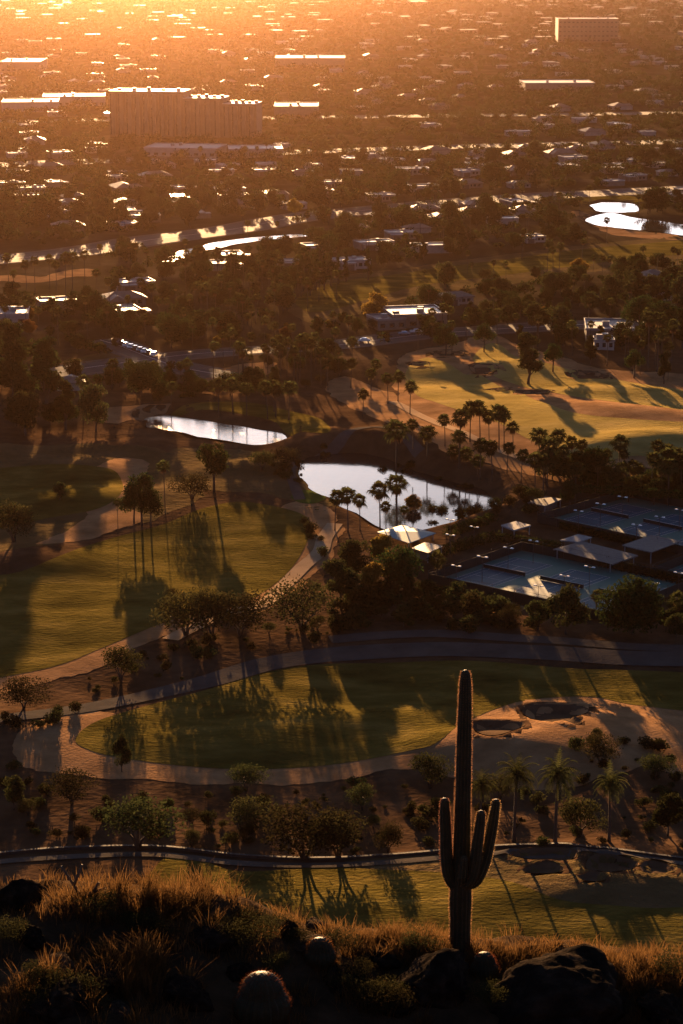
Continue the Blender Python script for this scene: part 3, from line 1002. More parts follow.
# ------------------------------------------------------------------ named trees
TREES = [
    ('umbrella', 214, 492, 444, 'umbrella-crowned tree on a leaning trunk above the left fairway', 1.0),
    ('umbrella', 134, 524, 484, 'shaggy thin-trunked tree, leftmost of three above the left fairway shadow', .85),
    ('umbrella', 142, 525, 476, 'shaggy thin-trunked tree, tallest of three above the left fairway shadow', .8),
    ('umbrella', 151, 527, 492, 'shaggy thin-trunked tree, rightmost of three above the left fairway shadow', .9),
    ('tall', 47, 412, 335, 'tall dark tree with sunlit edge standing on the dark left lawn', 1.0),
    ('tall', 14, 398, 320, 'tallest dark tree by the white glinting roof left of the lawn', 1.0),
    ('broad', 96, 432, 384, 'olive tree with light crown over the orange sunlit patch', .75),
    ('tall', 66, 430, 380, 'thin dark tree beside the orange sunlit patch', .9),
    ('broad', 26, 436, 392, 'dark broad tree below the tallest left trees', 1.0),
    ('tall', 528, 384, 334, 'tree standing alone in the middle of the sunlit fairway', 1.1),
    ('umbrella', 446, 356, 326, 'open-crowned tree at the near end of the sunlit fairway rim', 1.0),
    ('umbrella', 484, 352, 324, 'open-crowned tree second along the sunlit fairway rim', .9),
    ('tall', 590, 366, 336, 'upright tree on the rim right of the lone fairway tree', .9),
    ('umbrella', 634, 378, 350, 'open-crowned tree on the shaded right part of the fairway rim', 1.0),
    ('tall', 664, 384, 352, 'upright dark tree at the right end of the fairway rim', .9),
    ('umbrella', 553, 372, 344, 'small pair-crowned tree right of the lone fairway tree', 1.0),
    ('ball', 632, 634, 578, 'big round dark tree in front of the lower tennis courts', 1.0),
    ('broad', 566, 634, 586, 'shaggy rounded tree left of the big round tree', 1.0),
    ('broad', 538, 630, 600, 'low dark tree against the tennis fence corner', 1.0),
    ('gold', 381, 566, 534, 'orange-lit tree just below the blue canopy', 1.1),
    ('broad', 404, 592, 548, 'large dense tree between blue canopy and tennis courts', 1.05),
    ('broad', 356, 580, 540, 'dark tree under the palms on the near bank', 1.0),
    ('gold', 372, 596, 562, 'second orange-lit tree in the thicket below the blue canopy', 1.0),
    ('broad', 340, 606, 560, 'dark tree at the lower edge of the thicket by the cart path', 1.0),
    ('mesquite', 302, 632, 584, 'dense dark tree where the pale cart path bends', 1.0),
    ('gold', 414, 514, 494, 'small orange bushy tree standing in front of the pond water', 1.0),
    ('mesquite', 186, 636, 596, 'leftmost spreading mesquite on the fairway edge', 1.25),
    ('mesquite', 212, 636, 592, 'middle spreading mesquite on the fairway edge', 1.0),
    ('mesquite', 240, 636, 596, 'rightmost spreading mesquite on the fairway edge', 1.2),
    ('mesquite', 121, 682, 648, 'small neat mesquite on the sandy strip below the left fairway', .9),
    ('mesquite', 24, 708, 680, 'low dark mesquite at the left end of the sandy strip', 1.3),
    ('mesquite', 14, 542, 504, 'scraggly tree at the left edge of the dark upper lawn', 1.0),
    ('broad', 122, 772, 734, 'dark tree over the tip of the lower fairway', .55),
    ('mesquite', 72, 804, 772, 'pale feathery mesquite left of the brown scrub strip', 1.0),
    ('mesquite', 138, 850, 802, 'large spreading dark mesquite above the lower cart path', 1.25),
    ('mesquite', 304, 860, 810, 'big two-trunk mesquite beside the lower cart path', 1.25),
    ('mesquite', 338, 858, 814, 'dark mesquite joined to the big one beside the lower path', 1.1),
    ('mesquite', 252, 830, 800, 'round dark mesquite in the middle of the brown strip', 1.2),
    ('mesquite', 388, 852, 826, 'small rounded mesquite left of the saguaro', 1.0),
    ('mesquite', 362, 810, 786, 'feathery pale mesquite above the small rounded one', .9),
    ('mesquite', 246, 792, 766, 'wispy bush-like tree on the edge of the sunlit sand', 1.2),
    ('mesquite', 430, 788, 756, 'dense dark mesquite on the fairway edge just left of the saguaro', 1.0),
    ('mesquite', 600, 765, 736, 'pale round bush-like tree below the large bunker', .9),
    ('mesquite', 655, 780, 756, 'low spreading mesquite on the slope by the rightmost date palm', 1.2),
    ('mesquite', 580, 836, 800, 'dark mesquite filling the hollow between the date palms', 1.0),
    ('mesquite', 500, 800, 776, 'feathery mesquite leaning beside the saguaro column', .9),
    ('broad', 668, 836, 796, 'dark tree mass on the slope at the right end', 1.0),
    ('broad', 14, 810, 776, 'dark tree at the left end of the lower scrub', .8),
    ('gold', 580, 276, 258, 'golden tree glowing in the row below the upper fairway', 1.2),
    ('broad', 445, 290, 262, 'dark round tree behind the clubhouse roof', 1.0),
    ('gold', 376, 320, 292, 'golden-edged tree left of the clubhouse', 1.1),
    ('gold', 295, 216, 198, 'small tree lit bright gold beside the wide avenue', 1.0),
    ('broad', 283, 312, 284, 'big rounded tree behind the palm grove', 1.2),
    ('broad', 60, 500, 482, 'low dark bush tree in the upper left lawn', 1.0),
    ('mesquite', 192, 500, 476, 'bushy tree under the umbrella-crowned one', 1.2),
    ('mesquite', 262, 470, 452, 'low mesquite on the mound left of the pond', 1.3),
    ('mesquite', 284, 466, 448, 'low mesquite on the mound next to the pond end', 1.3),
    ('broad', 590, 474, 456, 'round tree on the rim above the upper courts', 1.0),
    ('broad', 570, 505, 480, 'dark bushy tree at the corner of the upper courts', 1.0),
    ('broad', 615, 488, 468, 'second round tree on the rim above the upper courts', 1.1),
]
for k, x, b, t, lab, wd in TREES:
    plant_px(k, x, b, t, lab, None, wd)
for i, (x, b, t) in enumerate([(452, 356, 322), (497, 344, 310), (572, 356, 322), (607, 366, 336), (640, 374, 342), (668, 380, 344), (432, 346, 318), (538, 348, 316), (418, 352, 330), (466, 346, 316), (516, 342, 314), (590, 350, 322), (625, 362, 330), (655, 366, 336)]):
    plant_px('slimpalm', x, b, t, f'{ordinal(sorted([452, 497, 572, 607, 640, 668, 432, 538, 418, 466, 516, 590, 625, 655]).index(x), 14)} slim palm along the far rim of the sunlit fairway', 'palms along the far rim of the sunlit fairway')
# cypress row
CY = [(302, 252, 292), (309, 262, 290), (316, 250, 290), (324, 254, 290), (331, 248, 286), (338, 252, 284), (346, 246, 282), (368, 245, 280), (205, 252, 272), (468, 225, 246), (310, 266, 296)]
for i, (x, t, b) in enumerate(sorted(CY)):
    plant_px('cypress', x, b, t, f'{ordinal(i, len(CY))} tall narrow cypress among the houses behind the upper fairway', 'cypresses behind the upper fairway')
# the dark wood on the right: single trees
DW = [(490, 330, 296), (508, 326, 290), (470, 318, 292), (528, 320, 288), (548, 326, 286), (566, 318, 284), (545, 306, 280), (592, 312, 282), (612, 306, 270), (632, 300, 264), (650, 300, 270),
      (668, 306, 268), (684, 312, 270), (640, 330, 290), (664, 340, 296), (682, 350, 300), (622, 350, 318), (600, 345, 322), (570, 338, 308), (520, 344, 312), (500, 306, 280), (640, 278, 256), (690, 286, 256)]
for i, (x, b, t) in enumerate(sorted(DW)):
    plant_px(random.choice(['broad', 'broad', 'tall']), x, b, b - (b - t) * (.62 if x < 600 else .85), f'{ordinal(i, len(DW))} dark dense tree of the wood around the bluish villa', 'trees of the dark wood')

# ------------------------------------------------------------------ stands of trees
def tree_zone(px, n, kinds, h0, h1, where, wide=1.0):
    pl = wpoly(px, False)
    x0, x1 = min(p[0] for p in pl), max(p[0] for p in pl)
    y0, y1 = min(p[1] for p in pl), max(p[1] for p in pl)
    k = t = 0
    while k < n and t < n * 40:
        t += 1
        x, y = random.uniform(x0, x1), random.uniform(y0, y1)
        if not inside(pl, [x], [y])[0] or any((x - a) ** 2 + (y - b) ** 2 < 9 for a, b in TREE_XY):
            continue
        if any(near(w_, x, y, 1) and sdist(w_, [x], [y])[0] < 1 for w_ in WATER.values()):
            continue
        kd = random.choice(kinds)
        lab = {'broad': 'dark rounded shade tree', 'tall': 'dark upright tree', 'gold': 'gold-tinted tree', 'mesquite': 'spreading mesquite', 'slimpalm': 'tall slim fan palm', 'palm': 'stout fan palm'}[kd] + ' ' + where
        plant(kd, Vector((x, y, hz(x, y) - .1)), random.uniform(h0, h1) * (.75 if kd == 'mesquite' else 1), lab, lab, wide * random.uniform(.85, 1.2))
        k += 1


B_, Q_ = 'broad', 'mesquite'
tree_zone([(-10, 300), (340, 296), (335, 345), (130, 350), (-10, 372)], 34, ['slimpalm'], 9, 13.5, 'in the stand above the grey road')
tree_zone([(168, 406), (280, 412), (300, 424), (230, 417), (172, 411)], 8, ['palm'], 8, 11, 'added behind the lake to streak its water with reflections')  # palms added only for the dark reflection streaks on the lake
tree_zone([(180, 268), (345, 262), (350, 296), (180, 300)], 22, ['slimpalm'], 9, 13, 'between the canal and the stand above the road')
tree_zone([(180, 350), (345, 350), (350, 392), (200, 384)], 22, ['slimpalm'], 8, 12.5, 'beside the road bend behind the lake lawn')
tree_zone([(350, 200), (600, 190), (640, 262), (360, 290)], 30, ['slimpalm'], 9, 13, 'scattered around the far end of the upper fairway')
tree_zone([(560, 300), (700, 290), (700, 372), (600, 352)], 14, ['slimpalm'], 10, 15, 'rising out of the dark wood')
tree_zone([(560, 468), (700, 478), (700, 500), (600, 486)], 10, ['palm'], 8, 11, 'on the embankment behind the upper courts')
tree_zone([(-10, 318), (340, 318), (335, 340), (130, 346), (-10, 366)], 22, [B_, B_, Q_, 'gold'], 3.5, 6.5, 'in the stand above the grey road')
tree_zone([(150, 386), (290, 374), (330, 392), (300, 400), (190, 402), (150, 410)], 16, [B_, Q_], 4.5, 7.5, 'between the grey road and the lake lawn')
tree_zone([(-10, 392), (84, 382), (88, 438), (-10, 448)], 5, [B_, B_, 'tall'], 7, 11, 'on the shaded ground above the left lawn')
tree_zone([(540, 482), (580, 484), (610, 488), (700, 500), (700, 488), (620, 476), (560, 472)], 24, [B_, B_, Q_], 6, 9, 'in the belt behind the upper tennis courts')
tree_zone([(470, 512), (500, 500), (540, 496), (532, 512), (500, 520)], 3, [B_, Q_], 3, 5, 'between the pond end and the tennis courts')
tree_zone([(335, 600), (430, 594), (540, 624), (540, 638), (335, 636)], 10, [Q_, Q_, B_], 3, 5, 'in the thicket between courts and gravel track')
tree_zone([(-10, 792), (210, 802), (420, 798), (520, 792), (520, 846), (470, 844), (300, 850), (-10, 848)], 9, [Q_], 2.4, 4.0, 'in the brown strip above the lower cart path')
tree_zone([(255, 348), (340, 348), (345, 392), (272, 388)], 22, [B_, Q_, B_], 3.5, 6.5, 'under the palms beside the road bend')
tree_zone([(172, 602), (320, 592), (330, 636), (170, 642)], 6, [Q_], 3, 4.4, 'between the left fairway and the gravel track')
tree_zone([(470, 280), (700, 262), (700, 318), (480, 328)], 20, [B_, B_, Q_], 4.5, 8, 'deep in the dark wood')
tree_zone([(330, 322), (480, 316), (480, 330), (330, 344)], 8, [B_, Q_], 4, 6.5, 'along the road near the clubhouse')
tree_zone([(640, 600), (700, 600), (700, 640), (640, 640)], 5, [B_, Q_], 4, 6.5, 'beside the big round tree')

# ------------------------------------------------------------------ shrubs
SHRUB = []
for i in range(5):
    rng = np.random.default_rng(300 + i)
    lob = [(rng.uniform(-.5, .5), rng.uniform(-.5, .5), rng.uniform(.45, .8), rng.uniform(.4, .7), rng.uniform(.35, .55)) for _ in range(5)]
    C = crown_pts(lob, 520, rng, .3)
    C[:, 2] = np.abs(C[:, 2])
    V, Fq = rhombs(C, .12, rng, asp=.5)
    SHRUB.append(mesh_np('shrub', V, Fq, M['scrub'] if i % 2 else M['leaf_dry']))


def shrub_zone(px, n, smin, smax, label, group, avoid=True):
    pl = wpoly(px, False)
    x0, x1 = min(p[0] for p in pl), max(p[0] for p in pl)
    y0, y1 = min(p[1] for p in pl), max(p[1] for p in pl)
    k = 0
    tries = 0
    while k < n and tries < n * 20:
        tries += 1
        x, y = random.uniform(x0, x1), random.uniform(y0, y1)
        if not inside(pl, [x], [y])[0]:
            continue
        s = random.uniform(smin, smax) * random.choice((.6, .8, 1, 1))
        o = link('desert_shrub', random.choice(SHRUB), None, (x, y, hz(x, y) - .05 * s))
        o.rotation_euler = (0, 0, random.uniform(0, 6.28))
        o.scale = (s * random.uniform(.8, 1.2), s, s * random.uniform(.7, 1.15))
        tag(o, label, 'shrub', group)
        k += 1


shrub_zone([(-10, 775), (200, 792), (420, 782), (690, 780), (690, 850), (470, 848), (300, 858), (150, 848), (-10, 852)], 110, .6, 2.2, 'dark desert shrub dotted over the brown strip above the lower cart path', 'shrubs of the brown strip')
shrub_zone([(330, 598), (425, 588), (530, 620), (550, 636), (420, 632), (335, 634)], 74, 1.6, 4.4, 'dark shrub in the thicket below the tennis courts', 'shrubs below the tennis courts')
shrub_zone([(60, 690), (170, 645), (330, 612), (330, 645), (260, 660), (130, 698)], 30, .8, 2.2, 'dark shrub on the sandy strip between left fairway and gravel track', 'shrubs of the sandy strip')
shrub_zone([(-10, 715), (110, 706), (110, 716), (20, 735), (20, 770), (-10, 770)], 11, 1.2, 2.6, 'dark shrub at the left end of the lower fairway', 'shrubs left of the lower fairway')
shrub_zone([(270, 452), (300, 452), (318, 482), (300, 492), (262, 468)], 14, 1.0, 2.6, 'shrub on the mound between lake and pond', 'shrubs between lake and pond')
shrub_zone([(315, 440), (470, 470), (470, 492), (400, 468), (320, 456)], 18, 1.0, 2.4, 'shrub on the far bank of the pond', 'shrubs of the far bank')
shrub_zone([(400, 518), (490, 505), (560, 500), (530, 516), (480, 530), (420, 528)], 15, 1.6, 3.6, 'dark shrub between the pond and the tennis hedges', 'shrubs between pond and courts')
shrub_zone([(560, 735), (690, 745), (690, 775), (600, 770)], 13, 1.0, 2.6, 'shrub on the sand below the large bunker', 'shrubs below the bunker')
shrub_zone([(300, 520), (340, 528), (335, 590), (290, 610), (310, 570)], 9, 1., 2.2, 'shrub beside the pale cart path', 'shrubs beside the cart path')


# ------------------------------------------------------------------ buildings
def frame_of(p, rz):
    return Vector((math.cos(rz), math.sin(rz), 0)), Vector((-math.sin(rz), math.cos(rz), 0))


def house_meshes(seed, hip):
    rd = random.Random(seed)
    W_, D_, h = rd.uniform(12, 18), rd.uniform(8.5, 12), rd.uniform(2.7, 3.2)
    parts = []
    wl = MB()
    wl.box(-W_ / 2, W_ / 2, -D_ / 2, D_ / 2, -.6, h)
    wx, wd = W_ * .18, D_ * .35
    wl.box(-W_ / 2 + 1, -W_ / 2 + 1 + W_ * .4, -D_ / 2 - wd, -D_ / 2 + .2, -.6, h - .3)
    parts.append(('wall', wl.mesh('wall', M['stucco'] if seed % 2 else M['stuccopale'])))
    rf = MB()
    if hip:
        o = .7
        x0, x1, y0, y1 = -W_ / 2 - o, W_ / 2 + o, -D_ / 2 - o, D_ / 2 + o
        r = D_ * .5
        vs = [(x0, y0, h), (x1, y0, h), (x1, y1, h), (x0, y1, h), (x0 + r, 0, h + D_ * .2), (x1 - r, 0, h + D_ * .2), (x0, y0, h - .25), (x1, y0, h - .25), (x1, y1, h - .25), (x0, y1, h - .25)]
        rf.add(vs, [(0, 1, 5, 4), (1, 2, 5), (2, 3, 4, 5), (3, 0, 4), (6, 7, 1, 0), (7, 8, 2, 1), (8, 9, 3, 2), (9, 6, 0, 3), (9, 8, 7, 6)])
        xa, xb, ya = -W_ / 2 + .4, -W_ / 2 + 1.6 + W_ * .4, -D_ / 2 - wd - .6
        rf.add([(xa, ya, h - .28), (xb, ya, h - .28), (xb, 0, h - .02), (xa, 0, h - .02), ((xa + xb) / 2, ya + 2.5, h + 1.5), ((xa + xb) / 2, 0, h + 1.5)], [(0, 1, 4), (1, 2, 5, 4), (3, 0, 4, 5)])
        rm = M['rooftan']
    else:
        rf.box(-W_ / 2 - .15, W_ / 2 + .15, -D_ / 2 - .15, D_ / 2 + .15, h + .003, h + .22)
        for a in ((-W_ / 2 - .15, W_ / 2 + .15, -D_ / 2 - .15, -D_ / 2 + .15), (-W_ / 2 - .15, W_ / 2 + .15, D_ / 2 - .15, D_ / 2 + .15),
                  (-W_ / 2 - .15, -W_ / 2 + .15, -D_ / 2 + .152, D_ / 2 - .152), (W_ / 2 - .15, W_ / 2 + .15, -D_ / 2 + .152, D_ / 2 - .152)):
            rf.box(*a, h + .223, h + .6)
        rf.box(-W_ / 2 + .85, -W_ / 2 + 1.15 + W_ * .4, -D_ / 2 - wd - .15, -D_ / 2 - .153, h - .297, h - .05)
        rf.box(W_ * .1, W_ * .1 + 1.6, 1, 2.4, h + .223, h + 1.2)
        rm = M['roofwhite'] if seed % 3 else M['roofgrey']
    parts.append(('roof', rf.mesh('roof', rm)))
    for k in range(3):
        m = MB()
        xx = -W_ * .02 + k * W_ * .16
        m.box(xx, xx + W_ * .1, -D_ / 2 - .06, -D_ / 2 + .02, 1.0, 2.3)
        parts.append(('window', m.mesh('window', M['glass'])))
    m = MB()
    m.box(-W_ / 2 + 2, -W_ / 2 + 2 + W_ * .27, -D_ / 2 - wd - .05, -D_ / 2 - wd + .02, 0, 2.4)
    parts.append(('garage_door', m.mesh('garage_door', M['door'])))
    return parts, max(W_, D_ + wd)


HOUSES = [(house_meshes(400 + i, False), 'flat') for i in range(5)] + [(house_meshes(420 + i, True), 'hip') for i in range(3)]
HOUSE_XY = []
GRIDROT = math.radians(14)


def house(p, rz, label, group, which=None, s=1.0):
    (parts, rad), kind = which or random.choice(HOUSES)
    e = empty('house', p, label, 'house', group, rz, s)
    far = p.y > 1500
    for nm, me in parts:
        if far and nm not in ('wall', 'roof'):
            continue
        link(nm, me, e)
    HOUSE_XY.append((p.x, p.y, rad * .62 * s))
    return e


def block(name, px, py, wpx, h, depth, rz, label, cat, wall, roof, windows=True, floors=1, para=.5):
    """flat-roofed building whose front base is at px,py"""
    p = on_ground(px, py)
    Wm = wpx / px_per_m(p)
    e = empty(name, (p.x, p.y, p.z), label, cat, None, rz)
    m = MB()
    m.box(-Wm / 2, Wm / 2, 0, depth, -1, h)
    m.obj('wall', wall, e)
    m = MB()
    m.box(-Wm / 2 - .2, Wm / 2 + .2, -.2, depth + .2, h + .003, h + .3)
    for a in ((-Wm / 2 - .2, Wm / 2 + .2, -.2, .1), (-Wm / 2 - .2, Wm / 2 + .2, depth - .1, depth + .2), (-Wm / 2 - .2, -Wm / 2 + .1, .103, depth - .103), (Wm / 2 - .1, Wm / 2 + .2, .103, depth - .103)):
        m.box(*a, h + .303, h + .3 + para)
    m.obj('roof', roof, e)
    for k in range(max(2, int(Wm / 22))):
        m = MB()
        x = random.uniform(-Wm * .4, Wm * .4)
        y = random.uniform(depth * .2, depth * .7)
        m.box(x, x + 2.2, y, y + 1.8, h + .303, h + 1.9)
        m.obj('rooftop_unit', M['roofgrey'], e)
    if windows:
        for f in range(floors):
            n = max(3, int(Wm / 5))
            for i in range(n):
                m = MB()
                x = -Wm / 2 + Wm * (i + .25) / n
                z = f * h / floors
                m.box(x, x + Wm / n * .5, -.06, .02, z + 1, z + min(2.5, h / floors - .5))
                m.obj('window', M['glass'], e)
    HOUSE_XY.append((p.x, p.y + depth / 2, max(Wm, depth) * .55))
    KEEP.append([(p.x + a * math.cos(rz) - b * math.sin(rz), p.y + a * math.sin(rz) + b * math.cos(rz)) for a, b in ((-Wm / 2 - 3, -3), (Wm / 2 + 3, -3), (Wm / 2 + 3, depth + 3), (-Wm / 2 - 3, depth + 3))])
    return e


# the long apartment block
def apartment():
    p = at(184, 137)
    s = px_per_m(p)
    e = empty('apartment_block', (p.x, p.y, 0), 'long brown multi-storey apartment block with stepped glinting roof and vertical bays', 'apartment block', None, math.radians(-9))
    secs = [(-76 / s, 0, 44 / s, 24), (0.01, 40 / s, 38 / s, 22), (40 / s + .01, 74 / s, 33 / s, 20)]
    for i, (x0, x1, h, dp) in enumerate(secs):
        m = MB()
        m.box(x0, x1, 0, dp, -1, h)
        m.obj('wall', M['blockwall'], e)
        m = MB()
        m.box(x0 - .3, x1 - .02, -.4, dp + .4, h + .003, h + .6)
        m.obj('roof', M['roofwhite'], e)
        for k in range(5):
            m = MB()
            xx = x0 + (x1 - x0) * (k + .3) / 5
            m.box(xx, xx + 2.2, dp * .45, dp * .6, h + .603, h + 1.5 + .4 * (k % 3))
            m.obj('rooftop_unit', M['rooftan'], e)
        n = int((x1 - x0) / 5.5)
        for k in range(n):
            xx = x0 + (x1 - x0) * (k + .5) / n
            m = MB()
            m.box(xx - 1.3, xx + 1.3, -1.5, -.003, 0, h - 1.2)
            b = m.obj('balcony_stack', M['blockwall'], e)
            m = MB()
            m.box(xx - 2.35, xx - 1.5, -.12, .02, 1.2, h - 1.5)
            m.obj('window', M['glass'], b)
    KEEP.append([(p.x + a, p.y + b) for a, b in ((-78 / s, -12), (78 / s, -25), (78 / s, 30), (-78 / s, 45))])
    HOUSE_XY.append((p.x, p.y + 10, 60))


apartment()
BL = [
    ('warehouse', 30, 112, 56, 7, 38, 5, 'low wide hall with bright white roof left of the apartment block', 'hall', 'stuccopale', 'roofwhite', 1),
    ('warehouse', 74, 106, 62, 7, 34, 5, 'second white-roofed hall just behind the left end of the apartment block', 'hall', 'stuccopale', 'roofwhite', 1),
    ('shopping_hall', 180, 157, 74, 5, 30, -10, 'long low pale building in front of the apartment block', 'hall', 'stuccopale', 'roofwhite', 1),
    ('shopping_hall', 256, 158, 54, 5, 26, 4, 'low building with shining roof in front of the apartment block, its right half', 'hall', 'stuccopale', 'roofwhite', 1),
    ('warehouse', 296, 118, 44, 8, 40, 0, 'flat hall with glinting roof right of the apartment block', 'hall', 'stucco', 'roofwhite', 1),
    ('warehouse', 310, 68, 70, 9, 50, 0, 'far long hall with bright roof line beyond the apartment block', 'hall', 'stucco', 'roofwhite', 1),
    ('warehouse', 20, 72, 40, 9, 60, 0, 'far hall with white roof in the strongest sun haze', 'hall', 'stucco', 'roofwhite', 1),
    ('hospital_block', 588, 42, 60, 26, 40, 0, 'large pale grey block far off on the dim side of town', 'office block', 'blockwall', 'rooftan', 5),
    ('warehouse', 560, 92, 70, 7, 40, 3, 'low hall with thin bright roof below the pale grey block', 'hall', 'stucco', 'roofwhite', 1),
    ('clubhouse', 420, 328, 56, 4.6, 20, 12, 'flat-roofed tan clubhouse with bluish roof beside the road', 'clubhouse', 'stucco', 'roofgrey', 1),
    ('clubhouse_annex', 392, 330, 30, 3.6, 12, 20, 'low tan annex in front of the clubhouse', 'annex', 'stucco', 'roofgrey', 1),
    ('villa', 610, 342, 48, 4.2, 22, -4, 'villa with broad bluish flat roof in the dark wood', 'villa', 'stucco', 'roofwhite', 1),
    ('villa_garage', 604, 350, 20, 3, 8, -4, 'small flat-roofed outbuilding before the bluish villa', 'outbuilding', 'stuccopale', 'roofgrey', 1),
    ('villa', 8, 326, 40, 4, 16, 5, 'villa with glinting white roof left of the dark trees', 'villa', 'stuccopale', 'roofwhite', 1),
]
for nm, x, y, wpx, h, dp, rz, lab, cat, wm, rm, fl in BL:
    block(nm, x, y, wpx, h, dp, math.radians(rz), lab, cat, M[wm], M[rm], True, fl)

# houses: candidates in the suburb grid, the largest in view as objects, the rest as one mass
cand = []
rd = random.Random(21)
y = 770.0
while y < 4150:
    half = y * .155
    x = -half
    while x < half:
        cand.append((x + rd.uniform(-6, 6), y + rd.uniform(-9, 9)))
        x += rd.uniform(22, 34) if y < 1600 else rd.uniform(28, 52)
    y += 32 if y < 1600 else 55


def free(x, y, r):
    for pl in KEEP:
        if not near(pl, x, y, r):
            continue
        if sdist(pl, [x], [y])[0] < r:
            return False
    return True


ZONES = [(0, 905, 'between the golf course and the upper fairway'), (905, 1150, 'among trees behind the upper fairway and canal'), (1150, 1480, 'in the suburb beyond the wide avenue'),
         (1480, 9999, 'in the hazy streets around and beyond the apartment block')]


def zone(y):
    for a, b, t in ZONES:
        if a <= y < b:
            return t


far_h = []
nh = 0
for x, y in sorted(cand, key=lambda c: c[1]):
    if not free(x, y, 11) or any((x - a) ** 2 + (y - b) ** 2 < (12 + r) ** 2 for a, b, r in HOUSE_XY if abs(b - y) < 90) or any((x - a) ** 2 + (y - b) ** 2 < 64 for a, b in TREE_XY):
        continue
    if y < 840 and x > -60:
        continue
    if rd.random() < (.15 if y < 1300 else (.35 if y < 1700 else (.55 if y < 2700 else .75))):
        continue
    rz = GRIDROT + rd.choice((0, 0, math.pi / 2, math.pi)) + rd.uniform(-.12, .12)
    if nh < 290:
        wh = rd.choice(HOUSES)
        kind = 'flat pale-roofed' if wh[1] == 'flat' else 'tan hip-roofed'
        lab = f'low {kind} house {zone(y)}'
        house(Vector((x, y, hz(x, y))), rz, lab, lab, wh, rd.uniform(.8, 1.1))
        nh += 1
    else:
        far_h.append((x, y, rz))
mbw, mbr = MB(), MB()
for x, y, rz in far_h:
    W_, D_, h = rd.uniform(11, 22), rd.uniform(9, 15), rd.uniform(2.8, 4.2)
    if rd.random() < .03:
        W_, D_, h = rd.uniform(35, 70), rd.uniform(20, 35), rd.uniform(4, 8)
    c, s = math.cos(rz), math.sin(rz)
    pl = [(x + a * c - b * s, y + a * s + b * c) for a, b in ((-W_ / 2, -D_ / 2), (W_ / 2, -D_ / 2), (W_ / 2, D_ / 2), (-W_ / 2, D_ / 2))]
    mbw.prism(pl, -1, h)
    mbr.prism(pl, h + .003, h + .35)
    HOUSE_XY.append((x, y, W_ * .55))
tag(mbw.obj('distant_house_walls', M['stucco']), kind='stuff')
tag(mbr.obj('distant_house_roofs', M['roofdistant']), kind='stuff')

# ------------------------------------------------------------------ trees of the town
cand = []
y = 740.0
while y < 4200:
    half = y * .155
    n = int(2 * half / (8.5 if y < 1300 else (9 if y < 2200 else 13)))
    for _ in range(n):
        cand.append((rd.uniform(-half, half), y + rd.uniform(-7, 7), rd.uniform(4.0, 9.5) * (rd.choice((.65, .8, 1, 1)) if rd.random() < .9 else 1.45)))
    y += 11 if y < 1300 else (16 if y < 2200 else 26)
HA = np.array([(a, b, r) for a, b, r in HOUSE_XY])
TA = np.array(TREE_XY)
ok = []
for x, y, h in cand:
    r = 3.5
    if ((HA[:, 0] - x) ** 2 + (HA[:, 1] - y) ** 2 < (HA[:, 2] * .8 + 2) ** 2).any():
        continue
    if ((TA[:, 0] - x) ** 2 + (TA[:, 1] - y) ** 2 < 20).any():
        continue
    if not free(x, y, 5):
        continue
    if y < 835 and x > -25:
        continue
    ok.append((x, y, h))
ok.sort(key=lambda c: -c[2] / c[1])
n_ind = 0
mass = []
for x, y, h in ok:
    if n_ind < 200 and y < 1500:
        k = rd.choice(['broad'] * 7 + ['tall', 'gold', 'mesquite'])
        if k in ('tall', 'gold', 'mesquite') and h > 9:
            k = 'broad'
        lab = {'broad': 'dark rounded shade tree', 'tall': 'dark upright tree', 'gold': 'small gold-tinted tree', 'mesquite': 'low spreading mesquite'}[k] + ' ' + zone(y)
        plant(k, Vector((x, y, hz(x, y) - .1)), h * (.7 if k in ('gold', 'mesquite') else 1), lab, lab)
        if k == 'broad':
            n_ind += 1
    else:
        mass.append((x, y, h * (1.0 if y < 1500 else .95)))
# slim palms in the town
for _ in range(115):
    y = rd.uniform(850, 1500)
    x = rd.uniform(-.14, .14) * y
    if free(x, y, 2):
        lab = 'slim fan palm ' + zone(y)
        plant('slimpalm', Vector((x, y, hz(x, y) - .1)), rd.uniform(9, 14), lab, lab)
VV, FF, off = [], [], 0
rng = np.random.default_rng(77)
for x, y, h in mass:
    n = 210 if y < 1400 else (120 if y < 2000 else 60)
    lob = [(x + rng.normal() * h * .27, y + rng.normal() * h * .27, h * rng.uniform(.38, .8), h * rng.uniform(.2, .34), h * rng.uniform(.16, .26)) for _ in range(7)]
    C = crown_pts(lob, n, rng)
    C[:, 2] = np.maximum(C[:, 2], .4)
    h *= 1
    V, Fq = rhombs(C, (.5 if y < 1400 else (.62 if y < 2000 else .9)), rng, asp=.6)
    VV.append(V)
    FF.append(Fq + off)
    off += len(V)
tag(link('distant_trees', mesh_np('distant_trees', np.concatenate(VV), np.concatenate(FF), M['leaf'])), kind='stuff')


